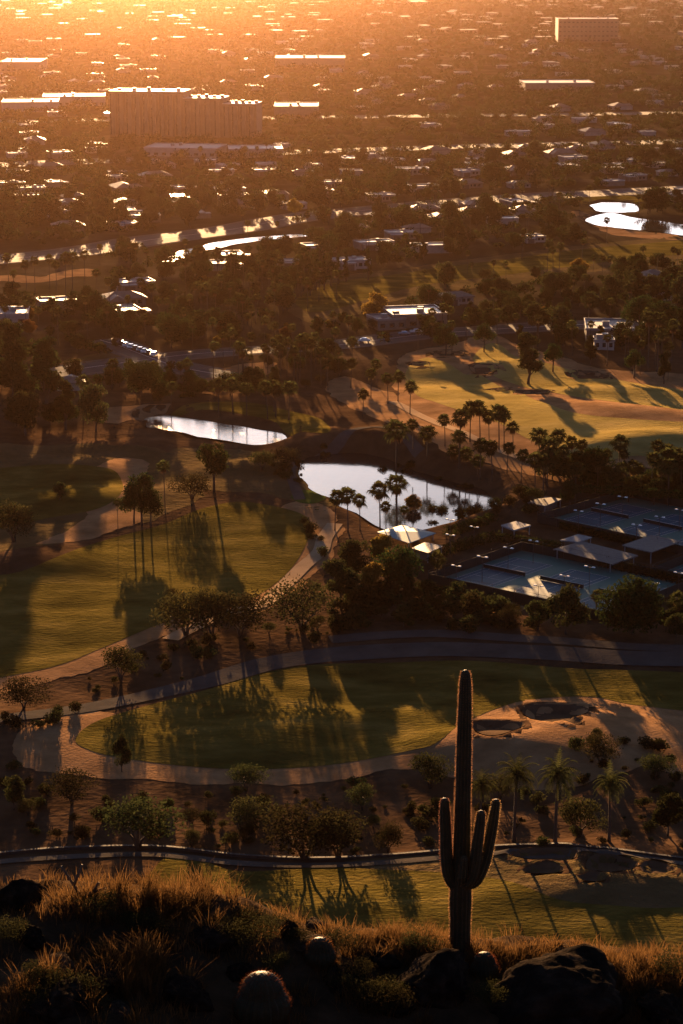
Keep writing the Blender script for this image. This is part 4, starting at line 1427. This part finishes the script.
# ------------------------------------------------------------------ tennis
def tennis(i, A, u, v, L, wv, ncourt, where):
    rz = math.atan2(u.y, u.x)
    P = lambda a, b, z=0.0: Vector((A.x + u.x * a + v.x * b, A.y + u.y * a + v.y * b, z))
    quad = lambda a0, a1, b0, b1, z: [P(a0, b0, z), P(a1, b0, z), P(a1, b1, z), P(a0, b1, z)]

    def flat(name, quads, mat):
        m = MB()
        for q in quads:
            n = (q[1] - q[0]).cross(q[2] - q[0])
            m.add(q if n.z > 0 else q[::-1], [(0, 1, 2, 3)])
        return struct(name, m.mesh(name, mat))
    flat('court_surface', [quad(0, L, 0, wv, .12)], M['court_green'])
    pitch = L / ncourt
    blue, lines = [], []
    for k in range(ncourt):
        a0 = k * pitch + (pitch - 10.97) / 2
        b0 = (wv - 23.77) / 2
        blue.append(quad(a0, a0 + 10.97, b0, b0 + 23.77, .13))
        lw = .09
        ln = lambda x0, x1, y0, y1: lines.append(quad(a0 + x0, a0 + x1, b0 + y0, b0 + y1, .14))
        for xx in (0, 1.37, 9.6 - lw, 10.97 - lw):
            ln(xx, xx + lw, lw, 23.77 - lw)
        ln(0, 10.97, 0, lw)
        ln(0, 10.97, 23.77 - lw, 23.77)
        ln(1.37 + lw, 9.6 - lw, 5.48, 5.48 + lw)
        ln(1.37 + lw, 9.6 - lw, 18.29 - lw, 18.29)
        ln(5.44, 5.44 + lw, 5.48 + lw, 18.29 - lw)
        # net
        e = empty('tennis_net', P(a0 + 5.485, b0 + 11.885, .145), f'dark tennis net across the {ORD[k]} court from the left of the {where} row', 'net', None, rz)
        m = MB()
        m.box(-5.9, 5.9, -.03, .03, .02, .88)
        m.obj('netting', M['screen'], e)
        m = MB()
        m.box(-5.9, 5.9, -.04, .04, .883, .97)
        m.obj('net_band', M['paint'], e)
        for s in (-1, 1):
            m = MB()
            m.tube([(s * 6.0, 0, 0), (s * 6.0, 0, 1.07)], [.06, .06], 8)
            m.obj('post', M['metal_dark'], e)
    flat('court_surface', blue, M['court_blue'])
    flat('court_marking', lines, M['paint'])
    # fences with dark cloth
    for (p0, p1, side) in ((P(0, 0), P(L, 0), 'near'), (P(0, wv), P(L, wv), 'far'), (P(0, 0), P(0, wv), 'left end'), (P(L, 0), P(L, wv), 'right end')):
        d = p1 - p0
        ln_ = d.length
        e = empty('tennis_fence', (p0.x, p0.y, 0), f'dark cloth-screened fence along the {side} side of the {where} tennis courts', 'fence', None, math.atan2(d.y, d.x))
        m = MB()
        m.box(.1, ln_ - .1, -.02, .02, .1, 2.3)
        m.obj('screen_cloth', M['screen'], e)
        n = max(3, int(ln_ / 6))
        for k in range(n + 1):
            m = MB()
            xx = .12 + (ln_ - .24) * k / n
            m.tube([(xx, -.07, -.3), (xx, -.07, 3.0)], [.045, .045], 6)
            m.obj('post', M['metal_dark'], e)
        m = MB()
        m.tube([(.1, -.07, 2.97), (ln_ - .1, -.07, 2.97)], [.03, .03], 6)
        m.obj('rail', M['metal_dark'], e)


for (A, u, v, L, wv), nco, wh in zip(TENNIS, (3, 3, 2), ('lower', 'upper', 'right-hand lower')):
    tennis(0, A, u, v, L, wv, nco, wh)
URZ = math.atan2(TENNIS[0][1].y, TENNIS[0][1].x)
# floodlights
fl_pole = MB(); fl_pole.tube([(0, 0, -.3), (0, 0, 6.0)], [.08, .06], 8)
fl_arm = MB(); fl_arm.box(-1.15, 1.15, -.05, .05, 5.98, 6.08)
fl_lamp = MB()
fl_lamp.add([(-.42, -.3, 0), (.42, -.3, 0), (.42, .3, 0), (-.42, .3, 0), (-.32, -.2, .2), (.32, -.2, .2), (.32, .2, .2), (-.32, .2, .2)],
            [(3, 2, 1, 0), (4, 5, 6, 7), (0, 1, 5, 4), (1, 2, 6, 5), (2, 3, 7, 6), (3, 0, 4, 7)])
fp, fa, fm = fl_pole.mesh('pole', M['metal_dark']), fl_arm.mesh('crossarm', M['metal_dark']), fl_lamp.mesh('lamp_head', M['lamp'])
FLZ = [('the lower tennis courts', [(456, 589, 566), (482, 583, 557), (508, 572, 548), (533, 564, 541), (538, 609, 586), (564, 600, 576), (589, 592, 567), (654, 606, 583), (678, 596, 573)]),
       ('the upper tennis courts', [(578, 533, 511), (600, 527, 504), (622, 519, 497), (659, 540, 517), (636, 548, 525), (679, 532, 510)]),
       ('the hedged walk beside the blue canopy', [(450, 543, 520), (474, 548, 527), (450, 557, 535)])]
for wh, lst in FLZ:
    for i, (x, b, t) in enumerate(sorted(lst)):
        p = on_ground(x, b)
        s = height_m(p, b - t) / 6.1
        e = empty('floodlight', p, f'{ordinal(i, len(lst))} twin-headed floodlight pole over {wh}', 'floodlight', 'floodlights over ' + wh, URZ + .1, s)
        link('pole', fp, e)
        link('crossarm', fa, e)
        for sx in (-1, 1):
            link('lamp_head', fm, e, (sx * 1.0, 0, 6.083))


def canopy(name, px, zr, mat, label, cat, thick=.25, back=None, peak=0.0, slats=0):
    q = [at(a, b, zr) for a, b in px]
    c = sum(q, Vector()) / len(q)
    e = empty(name, (c.x, c.y, 0), label, cat)
    loc = [p - Vector((c.x, c.y, 0)) for p in q]
    m = MB()
    if peak:
        n = len(loc)
        vs = [(p.x, p.y, zr) for p in loc] + [(p.x, p.y, zr - thick) for p in loc] + [(0, 0, zr + peak)]
        m.add(vs, [(i, (i + 1) % n, 2 * n) for i in range(n)] + [(n + i, n + (i + 1) % n, (i + 1) % n, i) for i in range(n)] + [tuple(range(n, 2 * n))[::-1]])
    elif slats:
        a, b, cc, d = loc
        for k in range(slats):
            t0, t1 = k / slats, (k + .82) / slats
            e0, e1, f0, f1 = a.lerp(b, t0), a.lerp(b, t1), d.lerp(cc, t0), d.lerp(cc, t1)
            m.prism([(e0.x, e0.y), (e1.x, e1.y), (f1.x, f1.y), (f0.x, f0.y)], zr - .1, zr)
        for g0, g1 in ((a, b), (d, cc)):
            dd = (Vector((0, 0, 0)) - g0).normalized() * .25
            m.prism([(g0.x, g0.y), (g1.x, g1.y), (g1.x + dd.x, g1.y + dd.y), (g0.x + dd.x, g0.y + dd.y)], zr - .35, zr - .08)
    else:
        m.prism([(p.x, p.y) for p in loc], zr - thick, zr)
    m.obj('roof', mat, e)
    for p in loc:
        r = Vector((p.x, p.y, 0)) * .9
        m = MB()
        m.tube([(r.x, r.y, -.5), (r.x, r.y, zr - thick * .5)], [.14, .14], 6)
        m.obj('post', M['canopy_white'], e)
    if back:
        m = MB()
        m.prism([(p.x * .72, p.y * .72) for p in loc], -.5, zr - thick - .004)
        m.obj('wall', back, e)
    KEEP.append([(p.x, p.y) for p in q])
    return e


canopy('shade_canopy', [(377, 532), (402, 525), (436, 533), (409, 543)], 2.4, M['canopy_teal'], 'peaked pale blue shade canopy beside the pond bank', 'canopy', .15, None, .5)
canopy('pavilion', [(412, 548), (425, 542), (443, 546), (428, 553)], 3.0, M['rooftan'], 'brown-roofed low pavilion beside the blue canopy', 'pavilion', .25, M['stucco'])
canopy('pavilion', [(501, 525), (516, 521), (531, 525), (514, 530)], 2.7, M['canopy_white'], 'open white box pavilion between the two tennis areas', 'pavilion', .35)
canopy('pergola', [(553, 549), (582, 541), (638, 555), (612, 564)], 2.4, M['slat'], 'long slatted pergola roof between upper and lower courts', 'pergola', .2, None, 0, 34)
canopy('pergola', [(560, 540), (578, 534), (592, 537), (578, 542)], 2.6, M['canopy_white'], 'short white annex roof behind the long pergola', 'pergola', .25, M['stucco'])
canopy('shade_roof', [(622, 545), (651, 535), (681, 541), (651, 552)], 2.5, M['slat'], 'broad grey shade roof on posts beside the long pergola', 'shade roof', .25)
canopy('pavilion', [(527, 502), (545, 496), (562, 499), (545, 506)], 2.7, M['slat'], 'tan-roofed hut at the corner of the upper courts', 'pavilion', .3, M['stucco'])


def hedge(x0, y0, x1, y1, hh, wd, label):
    a, b = on_ground(x0, y0), on_ground(x1, y1)
    L = (b - a).length
    rng = np.random.default_rng(int(x0 * 7 + y0))
    n = int(L * 70)
    C = np.column_stack([rng.uniform(0, L, n), rng.uniform(-wd / 2, wd / 2, n), np.abs(rng.uniform(0, hh, n) + .12 * rng.normal(size=n))])
    V, Fq = rhombs(C, .3, rng)
    e = empty('hedge', (a.x, a.y, a.z), label, 'hedge', None, math.atan2(b.y - a.y, b.x - a.x))
    link('foliage', mesh_np('foliage', V, Fq, M['leaf']), e)
    m = MB()
    for k in range(int(L / 4) + 1):
        x = min(L, k * 4)
        m.tube([(x, 0, -.3), (x, 0, hh * .6)], [.06, .03], 5)
    m.tube([(0, 0, hh * .5), (L, 0, hh * .5)], [.03, .03], 4)
    m.obj('stem', M['bark'], e)


hedge(441, 556, 496, 541, 2.6, 2.2, 'tall dark hedge along the far edge of the lower courts')
hedge(446, 537, 496, 520, 2.6, 2.4, 'tall hedge climbing from the blue canopy towards the white pavilion')
hedge(496, 541, 560, 553, 2.2, 2.0, 'dark hedge behind the lower courts in front of the white pavilion')
hedge(600, 566, 690, 586, 2.2, 2.2, 'dark hedge between the long pergola and the lower courts')
hedge(560, 528, 640, 547, 1.8, 1.8, 'hedge along the near side of the upper courts')
hedge(580, 492, 690, 512, 2.0, 2.2, 'hedge along the far side of the upper courts')
hedge(430, 592, 520, 610, 1.0, 1.2, 'low dark hedge below the lower courts')

# low wall along the lower path
LW = [(-30, 858), (60, 850), (150, 848), (240, 857), (320, 860), (400, 856), (470, 850), (540, 847), (620, 852), (730, 866)]
c = catmull([ground_xy(*q) for q in LW], False, 8)
e = empty('low_wall', (c[0][0], c[0][1], 0), 'long low dark stone wall running along the lower cart path', 'wall')
m, cp_ = MB(), MB()
for i in range(len(c) - 1):
    a, b = Vector(c[i]) - Vector(c[0]), Vector(c[i + 1]) - Vector(c[0])
    nrm = Vector((-(b - a).y, (b - a).x)).normalized()
    za = min(hz(*c[i]), hz(*c[i + 1]))
    zt = hz(*c[i])
    zt2 = hz(*c[i + 1])
    for mm, hw, z0a, z0b, z1a, z1b in ((m, .22, za - .5, za - .5, zt + .4, zt2 + .4), (cp_, .3, zt + .403, zt2 + .403, zt + .5, zt2 + .5)):
        vs = [(*(a - nrm * hw), z0a), (*(b - nrm * hw), z0b), (*(b + nrm * hw), z0b), (*(a + nrm * hw), z0a), (*(a - nrm * hw), z1a), (*(b - nrm * hw), z1b), (*(b + nrm * hw), z1b), (*(a + nrm * hw), z1a)]
        mm.add(vs, [(3, 2, 1, 0), (4, 5, 6, 7), (0, 1, 5, 4), (2, 3, 7, 6)])
m.obj('masonry', M['wall_dark'], e)
cp_.obj('coping', M['wall_dark'], e)


# ------------------------------------------------------------------ cars
def car_parts():
    prof = [(-2.25, .35), (-2.3, .75), (-2.1, .98), (-1.35, 1.02), (-.75, 1.46), (.75, 1.48), (1.35, 1.05), (2.15, .92), (2.3, .7), (2.25, .35)]
    n = len(prof)
    vs, rings = [], []
    for yy, k in ((-.88, 0), (-.80, 1), (.80, 1), (.88, 0)):
        for x, z in prof:
            tuck = .12 if z > 1.2 else 0
            vs.append((x * (.985 if k == 0 else 1), yy * (1 - tuck), z if k else z - .02))
    fs = [tuple(range(n)), tuple(range(3 * n, 4 * n))[::-1]]
    for r in range(3):
        for i in range(n):
            j = (i + 1) % n
            fs.append((r * n + j, r * n + i, (r + 1) * n + i, (r + 1) * n + j))
    gl = MB()
    for s in (-1, 1):
        yy = s * .80
        gl.add([(-1.15, yy * 1.06, 1.06), (1.15, yy * 1.06, 1.06), (.68, yy * .99, 1.40), (-.7, yy * .99, 1.40)], [(0, 1, 2, 3) if s < 0 else (3, 2, 1, 0)])
    gl.add([(1.30, -.7, 1.10), (1.30, .7, 1.10), (.84, .64, 1.44), (.84, -.64, 1.44)], [(0, 1, 2, 3)])
    gl.add([(-1.32, .7, 1.08), (-1.32, -.7, 1.08), (-.86, -.64, 1.42), (-.86, .64, 1.42)], [(0, 1, 2, 3)])
    wh = MB()
    wh.tube([(0, -.11, 0), (0, .11, 0)], [.33, .33], 14)
    bodies = {}
    for k in ('car_white', 'car_silver', 'car_dark'):
        bodies[k] = mesh_np('body', vs, fs, M[k])
    return bodies, gl.mesh('window', M['glass']), wh.mesh('wheel', M['tyre'])


CB, CG, CW = car_parts()
CARS = [(364, 342, 'car_white', 4, 'white car parked on the grey road left of the clubhouse'), (404, 335, 'car_silver', 6, 'silver car parked before the clubhouse annex'),
        (416, 333, 'car_white', 6, 'white car parked nearest the clubhouse front'), (447, 331, 'car_dark', 5, 'dark car on the road past the clubhouse'),
        (300, 348, 'car_dark', 3, 'dark car on the road beside the palm grove'), (14, 378, 'car_white', 6, 'white car on the road below the tallest dark trees')]
for i in range(9):
    x, yy = 117 + i * 4.6, 343.5 + i * 1.55
    CARS.append((x, yy, random.choice(list(CB)), 80, f"{ordinal(i, 9)} car of the row parked on the sunlit side street"))
for x, yy, k, rz, lab in CARS:
    p = on_ground(x, yy)
    e = empty('parked_car', (p.x, p.y, p.z + .12), lab, 'car', 'cars parked along the roads', math.radians(rz))
    link('body', CB[k], e)
    link('window', CG, e)
    for a in (-1.4, 1.4):
        for b in (-.76, .76):
            link('wheel', CW, e, (a, b, .33))

# ------------------------------------------------------------------ foreground
FS = None


def rock_mesh(seed, flat=.6, sharp=.35):
    bm = __import__('bmesh').new()
    __import__('bmesh').ops.create_icosphere(bm, subdivisions=5, radius=1)
    rd = random.Random(seed)
    o = Vector((rd.uniform(0, 50), rd.uniform(0, 50), rd.uniform(0, 50)))
    cuts = []
    for _ in range(12):
        d = Vector((rd.gauss(0, 1), rd.gauss(0, 1), rd.gauss(0, 1))).normalized()
        cuts.append((d, rd.uniform(.55, .85)))
    for v in bm.verts:
        p = v.co.copy()
        for d, k in cuts:
            q = p.dot(d)
            if q > k:
                p -= d * (q - k) * .85
        p *= 1 + sharp * noise.fractal(p * 1.6 + o, 1.0, 2.0, 5) * .5 + .05 * noise.fractal(p * 6 + o, .8, 2.0, 4)
        p += Vector(noise.noise_vector(p * 5 + o)) * .03
        p.z *= flat
        v.co = p
    me = bpy.data.meshes.new('rock')
    bm.to_mesh(me)
    bm.free()
    me.polygons.foreach_set('use_smooth', np.ones(len(me.polygons), dtype=bool))
    return me


ROCKM = [rock_mesh(500 + i, (.6, .5, .7, .45)[i]) for i in range(4)]
ROCKS = [  # px, py of base centre, half width px, height scale, rot, mesh, pale, label
    (566, 1024, 92, .62, .3, 0, 0, 'huge black boulder filling the lower right of the slope'),
    (432, 990, 58, .7, 1.1, 1, 0, 'broad dark boulder left of the huge black one'),
    (660, 1022, 40, .5, 2.1, 2, 0, 'smaller dark rock right of the huge black boulder'),
    (312, 948, 30, .35, .5, 3, 1, 'pale flat slab tilted towards the light beside the barrel cactus'),
    (290, 935, 16, .9, 2.2, 2, 0, 'small upright dark rock beside the pale slab'),
    (318, 930, 18, .5, 1.2, 0, 1, 'small rounded rock with sunlit top behind the pale slab'),
    (12, 905, 40, .8, .8, 1, 0, 'dark rock mass on the crest at the left end'),
    (62, 968, 26, .55, 1.9, 3, 1, 'pale edged flat rock left of the tall grass clump'),
    (105, 985, 34, .6, 0.3, 0, 0, 'dark rock below the tall grass clump'),
    (58, 1010, 52, .6, 1.4, 1, 0, 'large dark boulder in the lower left grass'),
    (185, 1000, 36, .6, 2.5, 2, 0, 'dark rock between grass clump and big barrel cactus'),
    (215, 945, 34, .5, .2, 0, 0, 'low dark ledge right of the golden grass'),
    (345, 985, 34, .5, 1.7, 3, 0, 'low dark rock right of the big barrel cactus'),
    (150, 935, 22, .5, .9, 2, 0, 'small dark rock between the two golden grass clumps'),
    (240, 975, 18, .6, 1.2, 2, 0, 'small angular rock between the ledge and the biggest barrel cactus'),
    (120, 1012, 20, .5, 2.0, 3, 1, 'small pale-topped rock at the bottom edge'),
    (400, 1010, 24, .6, .4, 0, 0, 'dark rock at the bottom edge left of the huge boulder'),
    (30, 940, 22, .6, 2.4, 2, 0, 'small dark rock under the crest at the left end'),
    (530, 955, 14, .6, 1.0, 2, 0, 'small rock in the grass right of the saguaro foot'),
    (385, 965, 22, .6, 2.7, 1, 0, 'small dark rock in the grass left of the saguaro foot'),
]
PALE = {}
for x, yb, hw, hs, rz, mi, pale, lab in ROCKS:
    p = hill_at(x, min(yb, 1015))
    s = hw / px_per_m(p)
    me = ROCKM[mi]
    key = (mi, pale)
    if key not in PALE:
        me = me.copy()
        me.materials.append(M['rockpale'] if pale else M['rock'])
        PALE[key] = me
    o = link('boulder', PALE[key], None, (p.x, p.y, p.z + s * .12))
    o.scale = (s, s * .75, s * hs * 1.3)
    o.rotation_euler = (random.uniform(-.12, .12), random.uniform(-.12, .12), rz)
    tag(o, lab, 'boulder')


# cactus column: ribbed skin along a path
def ribbed(pts, rads, nrib, depth, name, parent, spine_len, step, rngseed, spmat='spine', nsp=5):
    pts = [Vector(p) for p in pts]
    c = catmull([tuple(p) for p in pts], False, 10)
    rc = catmull([(r,) for r in rads], False, 10)
    path = [Vector(p) for p in c]
    rad = [r[0] for r in rc]
    # rounded tip
    t = (path[-1] - path[-2]).normalized()
    r0 = rad[-1]
    end = path[-1]
    for k in (.35, .65, .85, .96, 1.0):
        path.append(end + t * r0 * k)
        rad.append(r0 * math.sqrt(max(0.0004, 1 - k * k)))
    n = nrib * 4
    rings = []
    for i, p in enumerate(path):
        tt = (path[min(i + 1, len(path) - 1)] - path[max(i - 1, 0)]).normalized()
        a = tt.cross(Vector((0, 1, .01))).normalized()
        b = tt.cross(a)
        rings.append((p, a, b, tt))
    V, Fq = [], []
    for (p, a, b, tt), r in zip(rings, rad):
        for k in range(n):
            q = 2 * math.pi * k / n
            rr_ = r * (1 - depth * .5 + depth * .5 * math.cos(q * nrib))
            V.append(p + (a * math.cos(q) + b * math.sin(q)) * rr_)
    for i in range(len(path) - 1):
        for k in range(n):
            Fq.append((i * n + k, i * n + (k + 1) % n, (i + 1) * n + (k + 1) % n, (i + 1) * n + k))
    Fq.append(tuple(range((len(path) - 1) * n, len(path) * n)))
    body = link(name, mesh_np(name, [tuple(v) for v in V], Fq, M['cactus'], True), parent)
    rd = random.Random(rngseed)
    SV, SF = [], []
    L = 0
    nxt = 0
    for i in range(len(path) - 1):
        seg = (path[i + 1] - path[i]).length
        while nxt < L + seg:
            f = (nxt - L) / max(seg, 1e-6)
            p = path[i].lerp(path[i + 1], f)
            r = rad[i] + (rad[i + 1] - rad[i]) * f
            _, a, b, tt = rings[i]
            for k in range(nrib):
                q = 2 * math.pi * k / nrib
                o = a * math.cos(q) + b * math.sin(q)
                base = p + o * r * .99
                for _ in range(nsp):
                    d = (o + tt * rd.uniform(-.7, .9) + tt.cross(o) * rd.uniform(-.8, .8)).normalized()
                    w_ = d.cross(Vector((rd.random(), rd.random(), rd.random()))).normalized() * .0038
                    m0 = len(SV)
                    SV.extend([base - w_, base + w_, base + d * spine_len * rd.uniform(.6, 1.2)])
                    SF.append((m0, m0 + 1, m0 + 2))
            nxt += step
        L += seg
    s = link('spines', mesh_np('spines', [tuple(v) for v in SV], SF, M[spmat]), body)
    s['kind'] = 'stuff'
    return body


SB = Vector((at(460, 936).x, 0, 0))
pr = at(460, 936, 0) - CAM
SB = CAM + pr * (DCR / pr.y)
SB.z = float(hill_z(SB.x, DCR)) - .05
sc_ = px_per_m(SB)
dep = math.atan2(H - SB.z, SB.y)
e = empty('saguaro_cactus', SB, 'tall dark saguaro with four upturned arms and glowing spines on the crest', 'saguaro')


def S(px, py, y=0.0):
    return ((px - 460) / sc_, y, (936 - py) / (sc_ * math.cos(dep)) + y * math.tan(dep))


R = lambda wpx: wpx / 2 / sc_
ribbed([S(460, 944), S(460, 915), S(460, 885), S(460.5, 850), S(461, 800), S(461.5, 740), S(462, 690), S(462, 675)], [R(22), R(20.5), R(22), R(18), R(15.5), R(14.5), R(12), R(9)], 15, .16, 'stem', e, .045, .045, 1)
ribbed([S(455, 876, -.02), S(449, 866, -.03), S(446, 850, -.04), S(444.5, 825, -.05), S(443.5, 806, -.05), S(443, 793, -.05)], [R(11), R(12.5), R(12.5), R(11.5), R(10.5), R(8.5)], 11, .16, 'arm', e, .04, .045, 2)
ribbed([S(464, 872, -.05), S(474, 868, -.06), S(482, 852, -.06), S(487, 832, -.05), S(491, 812, -.04), S(493.5, 795, -.03)], [R(12), R(13), R(13), R(12), R(10.5), R(8.5)], 11, .16, 'arm', e, .04, .045, 3)
ribbed([S(463, 868, -.14), S(468, 862, -.2), S(473, 846, -.22), S(475.5, 824, -.22), S(477.5, 808, -.22), S(478.5, 798, -.22)], [R(10), R(11.5), R(11.5), R(11), R(10), R(8.5)], 11, .16, 'arm', e, .04, .045, 4)
ribbed([S(461, 866, -.15), S(461.5, 858, -.24), S(462, 848, -.27), S(462.5, 838, -.28)], [R(8), R(9), R(8.5), R(7)], 10, .16, 'arm', e, .04, .045, 5)


def barrel(px, py, wpx, hpx, lab):
    p = hill_at(px, min(py, 1020))
    s = px_per_m(p)
    r, hh = wpx / 2 / s, hpx / s
    e = empty('barrel_cactus', (p.x, p.y, p.z - .05), lab, 'barrel cactus')
    ribbed([(0, 0, 0), (0, 0, hh * .3), (0, 0, hh * .55), (0, 0, hh * .72)], [r * .8, r * 1.0, r * .98, r * .8], 20, .14, 'stem', e, .075, .04, int(px), 'spine_dark', 4)


barrel(262, 1020, 56, 44, 'largest round barrel cactus with glowing spines at the bottom edge')
barrel(320, 964, 32, 24, 'medium barrel cactus below the pale slab')
barrel(484, 978, 28, 26, 'barrel cactus in golden grass below the saguaro')
# cholla: dead jointed branches on the crest
p = hill_at(82, 900)
e = empty('cholla_plant', p, 'bare branching cholla stick plant in the golden grass', 'cholla')
s = 1 / px_per_m(p)
for a in ([(0, 0, 0), (-6 * s, 0, 12 * s), (-12 * s, 0, 22 * s), (-20 * s, .05, 34 * s)], [(-8 * s, 0, 14 * s), (-4 * s, .02, 24 * s), (1 * s, .03, 36 * s)], [(0, 0, 2 * s), (12 * s, -.03, 8 * s), (24 * s, -.02, 12 * s)],
          [(12 * s, -.03, 8 * s), (17 * s, 0, 18 * s)]):
    m = MB()
    m.tube(a, [1.6 * s * k for k in np.linspace(1.1, .7, len(a))], 7)
    m.obj('branch', M['wood_grey'], e, True)

# low dark brush on the slope
BR = []
for i in range(3):
    rng = np.random.default_rng(600 + i)
    lob = [(rng.uniform(-.3, .3), rng.uniform(-.3, .3), rng.uniform(.15, .4), rng.uniform(.18, .3), rng.uniform(.15, .25)) for _ in range(6)]
    C = crown_pts(lob, 1600, rng, .2)
    C[:, 2] = np.abs(C[:, 2])
    V, Fq = rhombs(C, .028, rng, asp=.3)
    BR.append(mesh_np('brush', V, Fq, M['scrub']))
for i in range(42):
    x, yy = random.uniform(-10, 690), random.uniform(900, 1018)
    p = hill_at(x, yy)
    if p.y > DCR - .3:
        continue
    o = link('brush_shrub', random.choice(BR), None, p)
    k = random.uniform(.6, 1.2)
    o.scale = (k, k, k * random.uniform(.6, 1))
    o.rotation_euler = (0, 0, random.uniform(0, 6.28))
    tag(o, 'low dark twiggy shrub among the rocks of the near slope', 'shrub', 'twiggy shrubs of the near slope')

# dry grass
CL = []
for _ in range(330):
    CL.append((random.uniform(-7.2, 7.2), random.uniform(35.5, 44), random.uniform(.12, .35), random.uniform(.18, .42), 34))
for x, yb, n, sp, hh in ((150, 905, 30, .6, .62), (185, 905, 20, .45, .55), (110, 900, 14, .5, .45), (130, 985, 40, .45, .62), (60, 985, 14, .4, .45), (380, 945, 34, .8, .42), (440, 950, 24, .6, .4),
                         (520, 965, 26, .7, .40), (610, 975, 24, .5, .46), (660, 985, 24, .5, .45), (560, 970, 14, .9, .3), (340, 990, 14, .5, .35), (30, 1000, 14, .5, .4), (500, 950, 18, .8, .36),
                         (640, 965, 16, .8, .4), (420, 1000, 14, .6, .35)):
    p = hill_at(x, yb)
    for _ in range(n):
        CL.append((p.x + random.gauss(0, sp), p.y + random.gauss(0, .45), random.uniform(.08, .2), hh * random.uniform(.7, 1.25), 46))
GV, GF = [], []
rng = np.random.default_rng(9)
for cx, cy_, rad, hh, nb in CL:
    a = rng.uniform(0, 6.283, nb)
    r = rad * np.sqrt(rng.uniform(0, 1, nb))
    bx, by = cx + r * np.cos(a), cy_ + r * np.sin(a)
    bz = hill_z(bx, by) - .02
    h = hh * rng.uniform(.3, .9, nb)
    lean = rng.normal(0, .32, (nb, 2)) + np.column_stack([np.cos(a), np.sin(a)]) * .25
    fa_ = rng.uniform(0, 6.283, nb)
    wv = np.column_stack([np.cos(fa_), np.sin(fa_), np.zeros(nb)]) * (.004 + .004 * rng.random(nb))[:, None]
    B = np.column_stack([bx, by, bz])
    Mi = B + np.column_stack([lean * (h * .35)[:, None], h * .6])
    T = B + np.column_stack([lean * (h * 1.0)[:, None], h])
    b0 = len(GV) * 6
    GV.append(np.stack([B - wv, B + wv, Mi + wv * .8, Mi - wv * .8, T + wv * .15, T - wv * .15], 1).reshape(-1, 3))
tot = np.concatenate(GV)
nb = len(tot) // 6
base = (np.arange(nb) * 6)[:, None]
Fq = np.concatenate([base + np.array([0, 1, 2, 3]), base + np.array([3, 2, 4, 5])])
tag(link('dry_grass', mesh_np('dry_grass', tot, Fq, M['drygrass'])), kind='stuff')

# ------------------------------------------------------------------ haze
m = MB()
m.box(-4200, 4200, -400, 9100, -4.5, 156)
hm, n, out = new_mat('haze_air')
pv = n.nodes.new('ShaderNodeVolumePrincipled')
pv.inputs['Color'].default_value = (.97, .55, .34, 1)
pv.inputs['Density'].default_value = 0.48e-4
pv.inputs['Anisotropy'].default_value = 0.995
n.links.new(pv.outputs[0], out.inputs['Volume'])
tag(m.obj('haze', hm), kind='stuff')
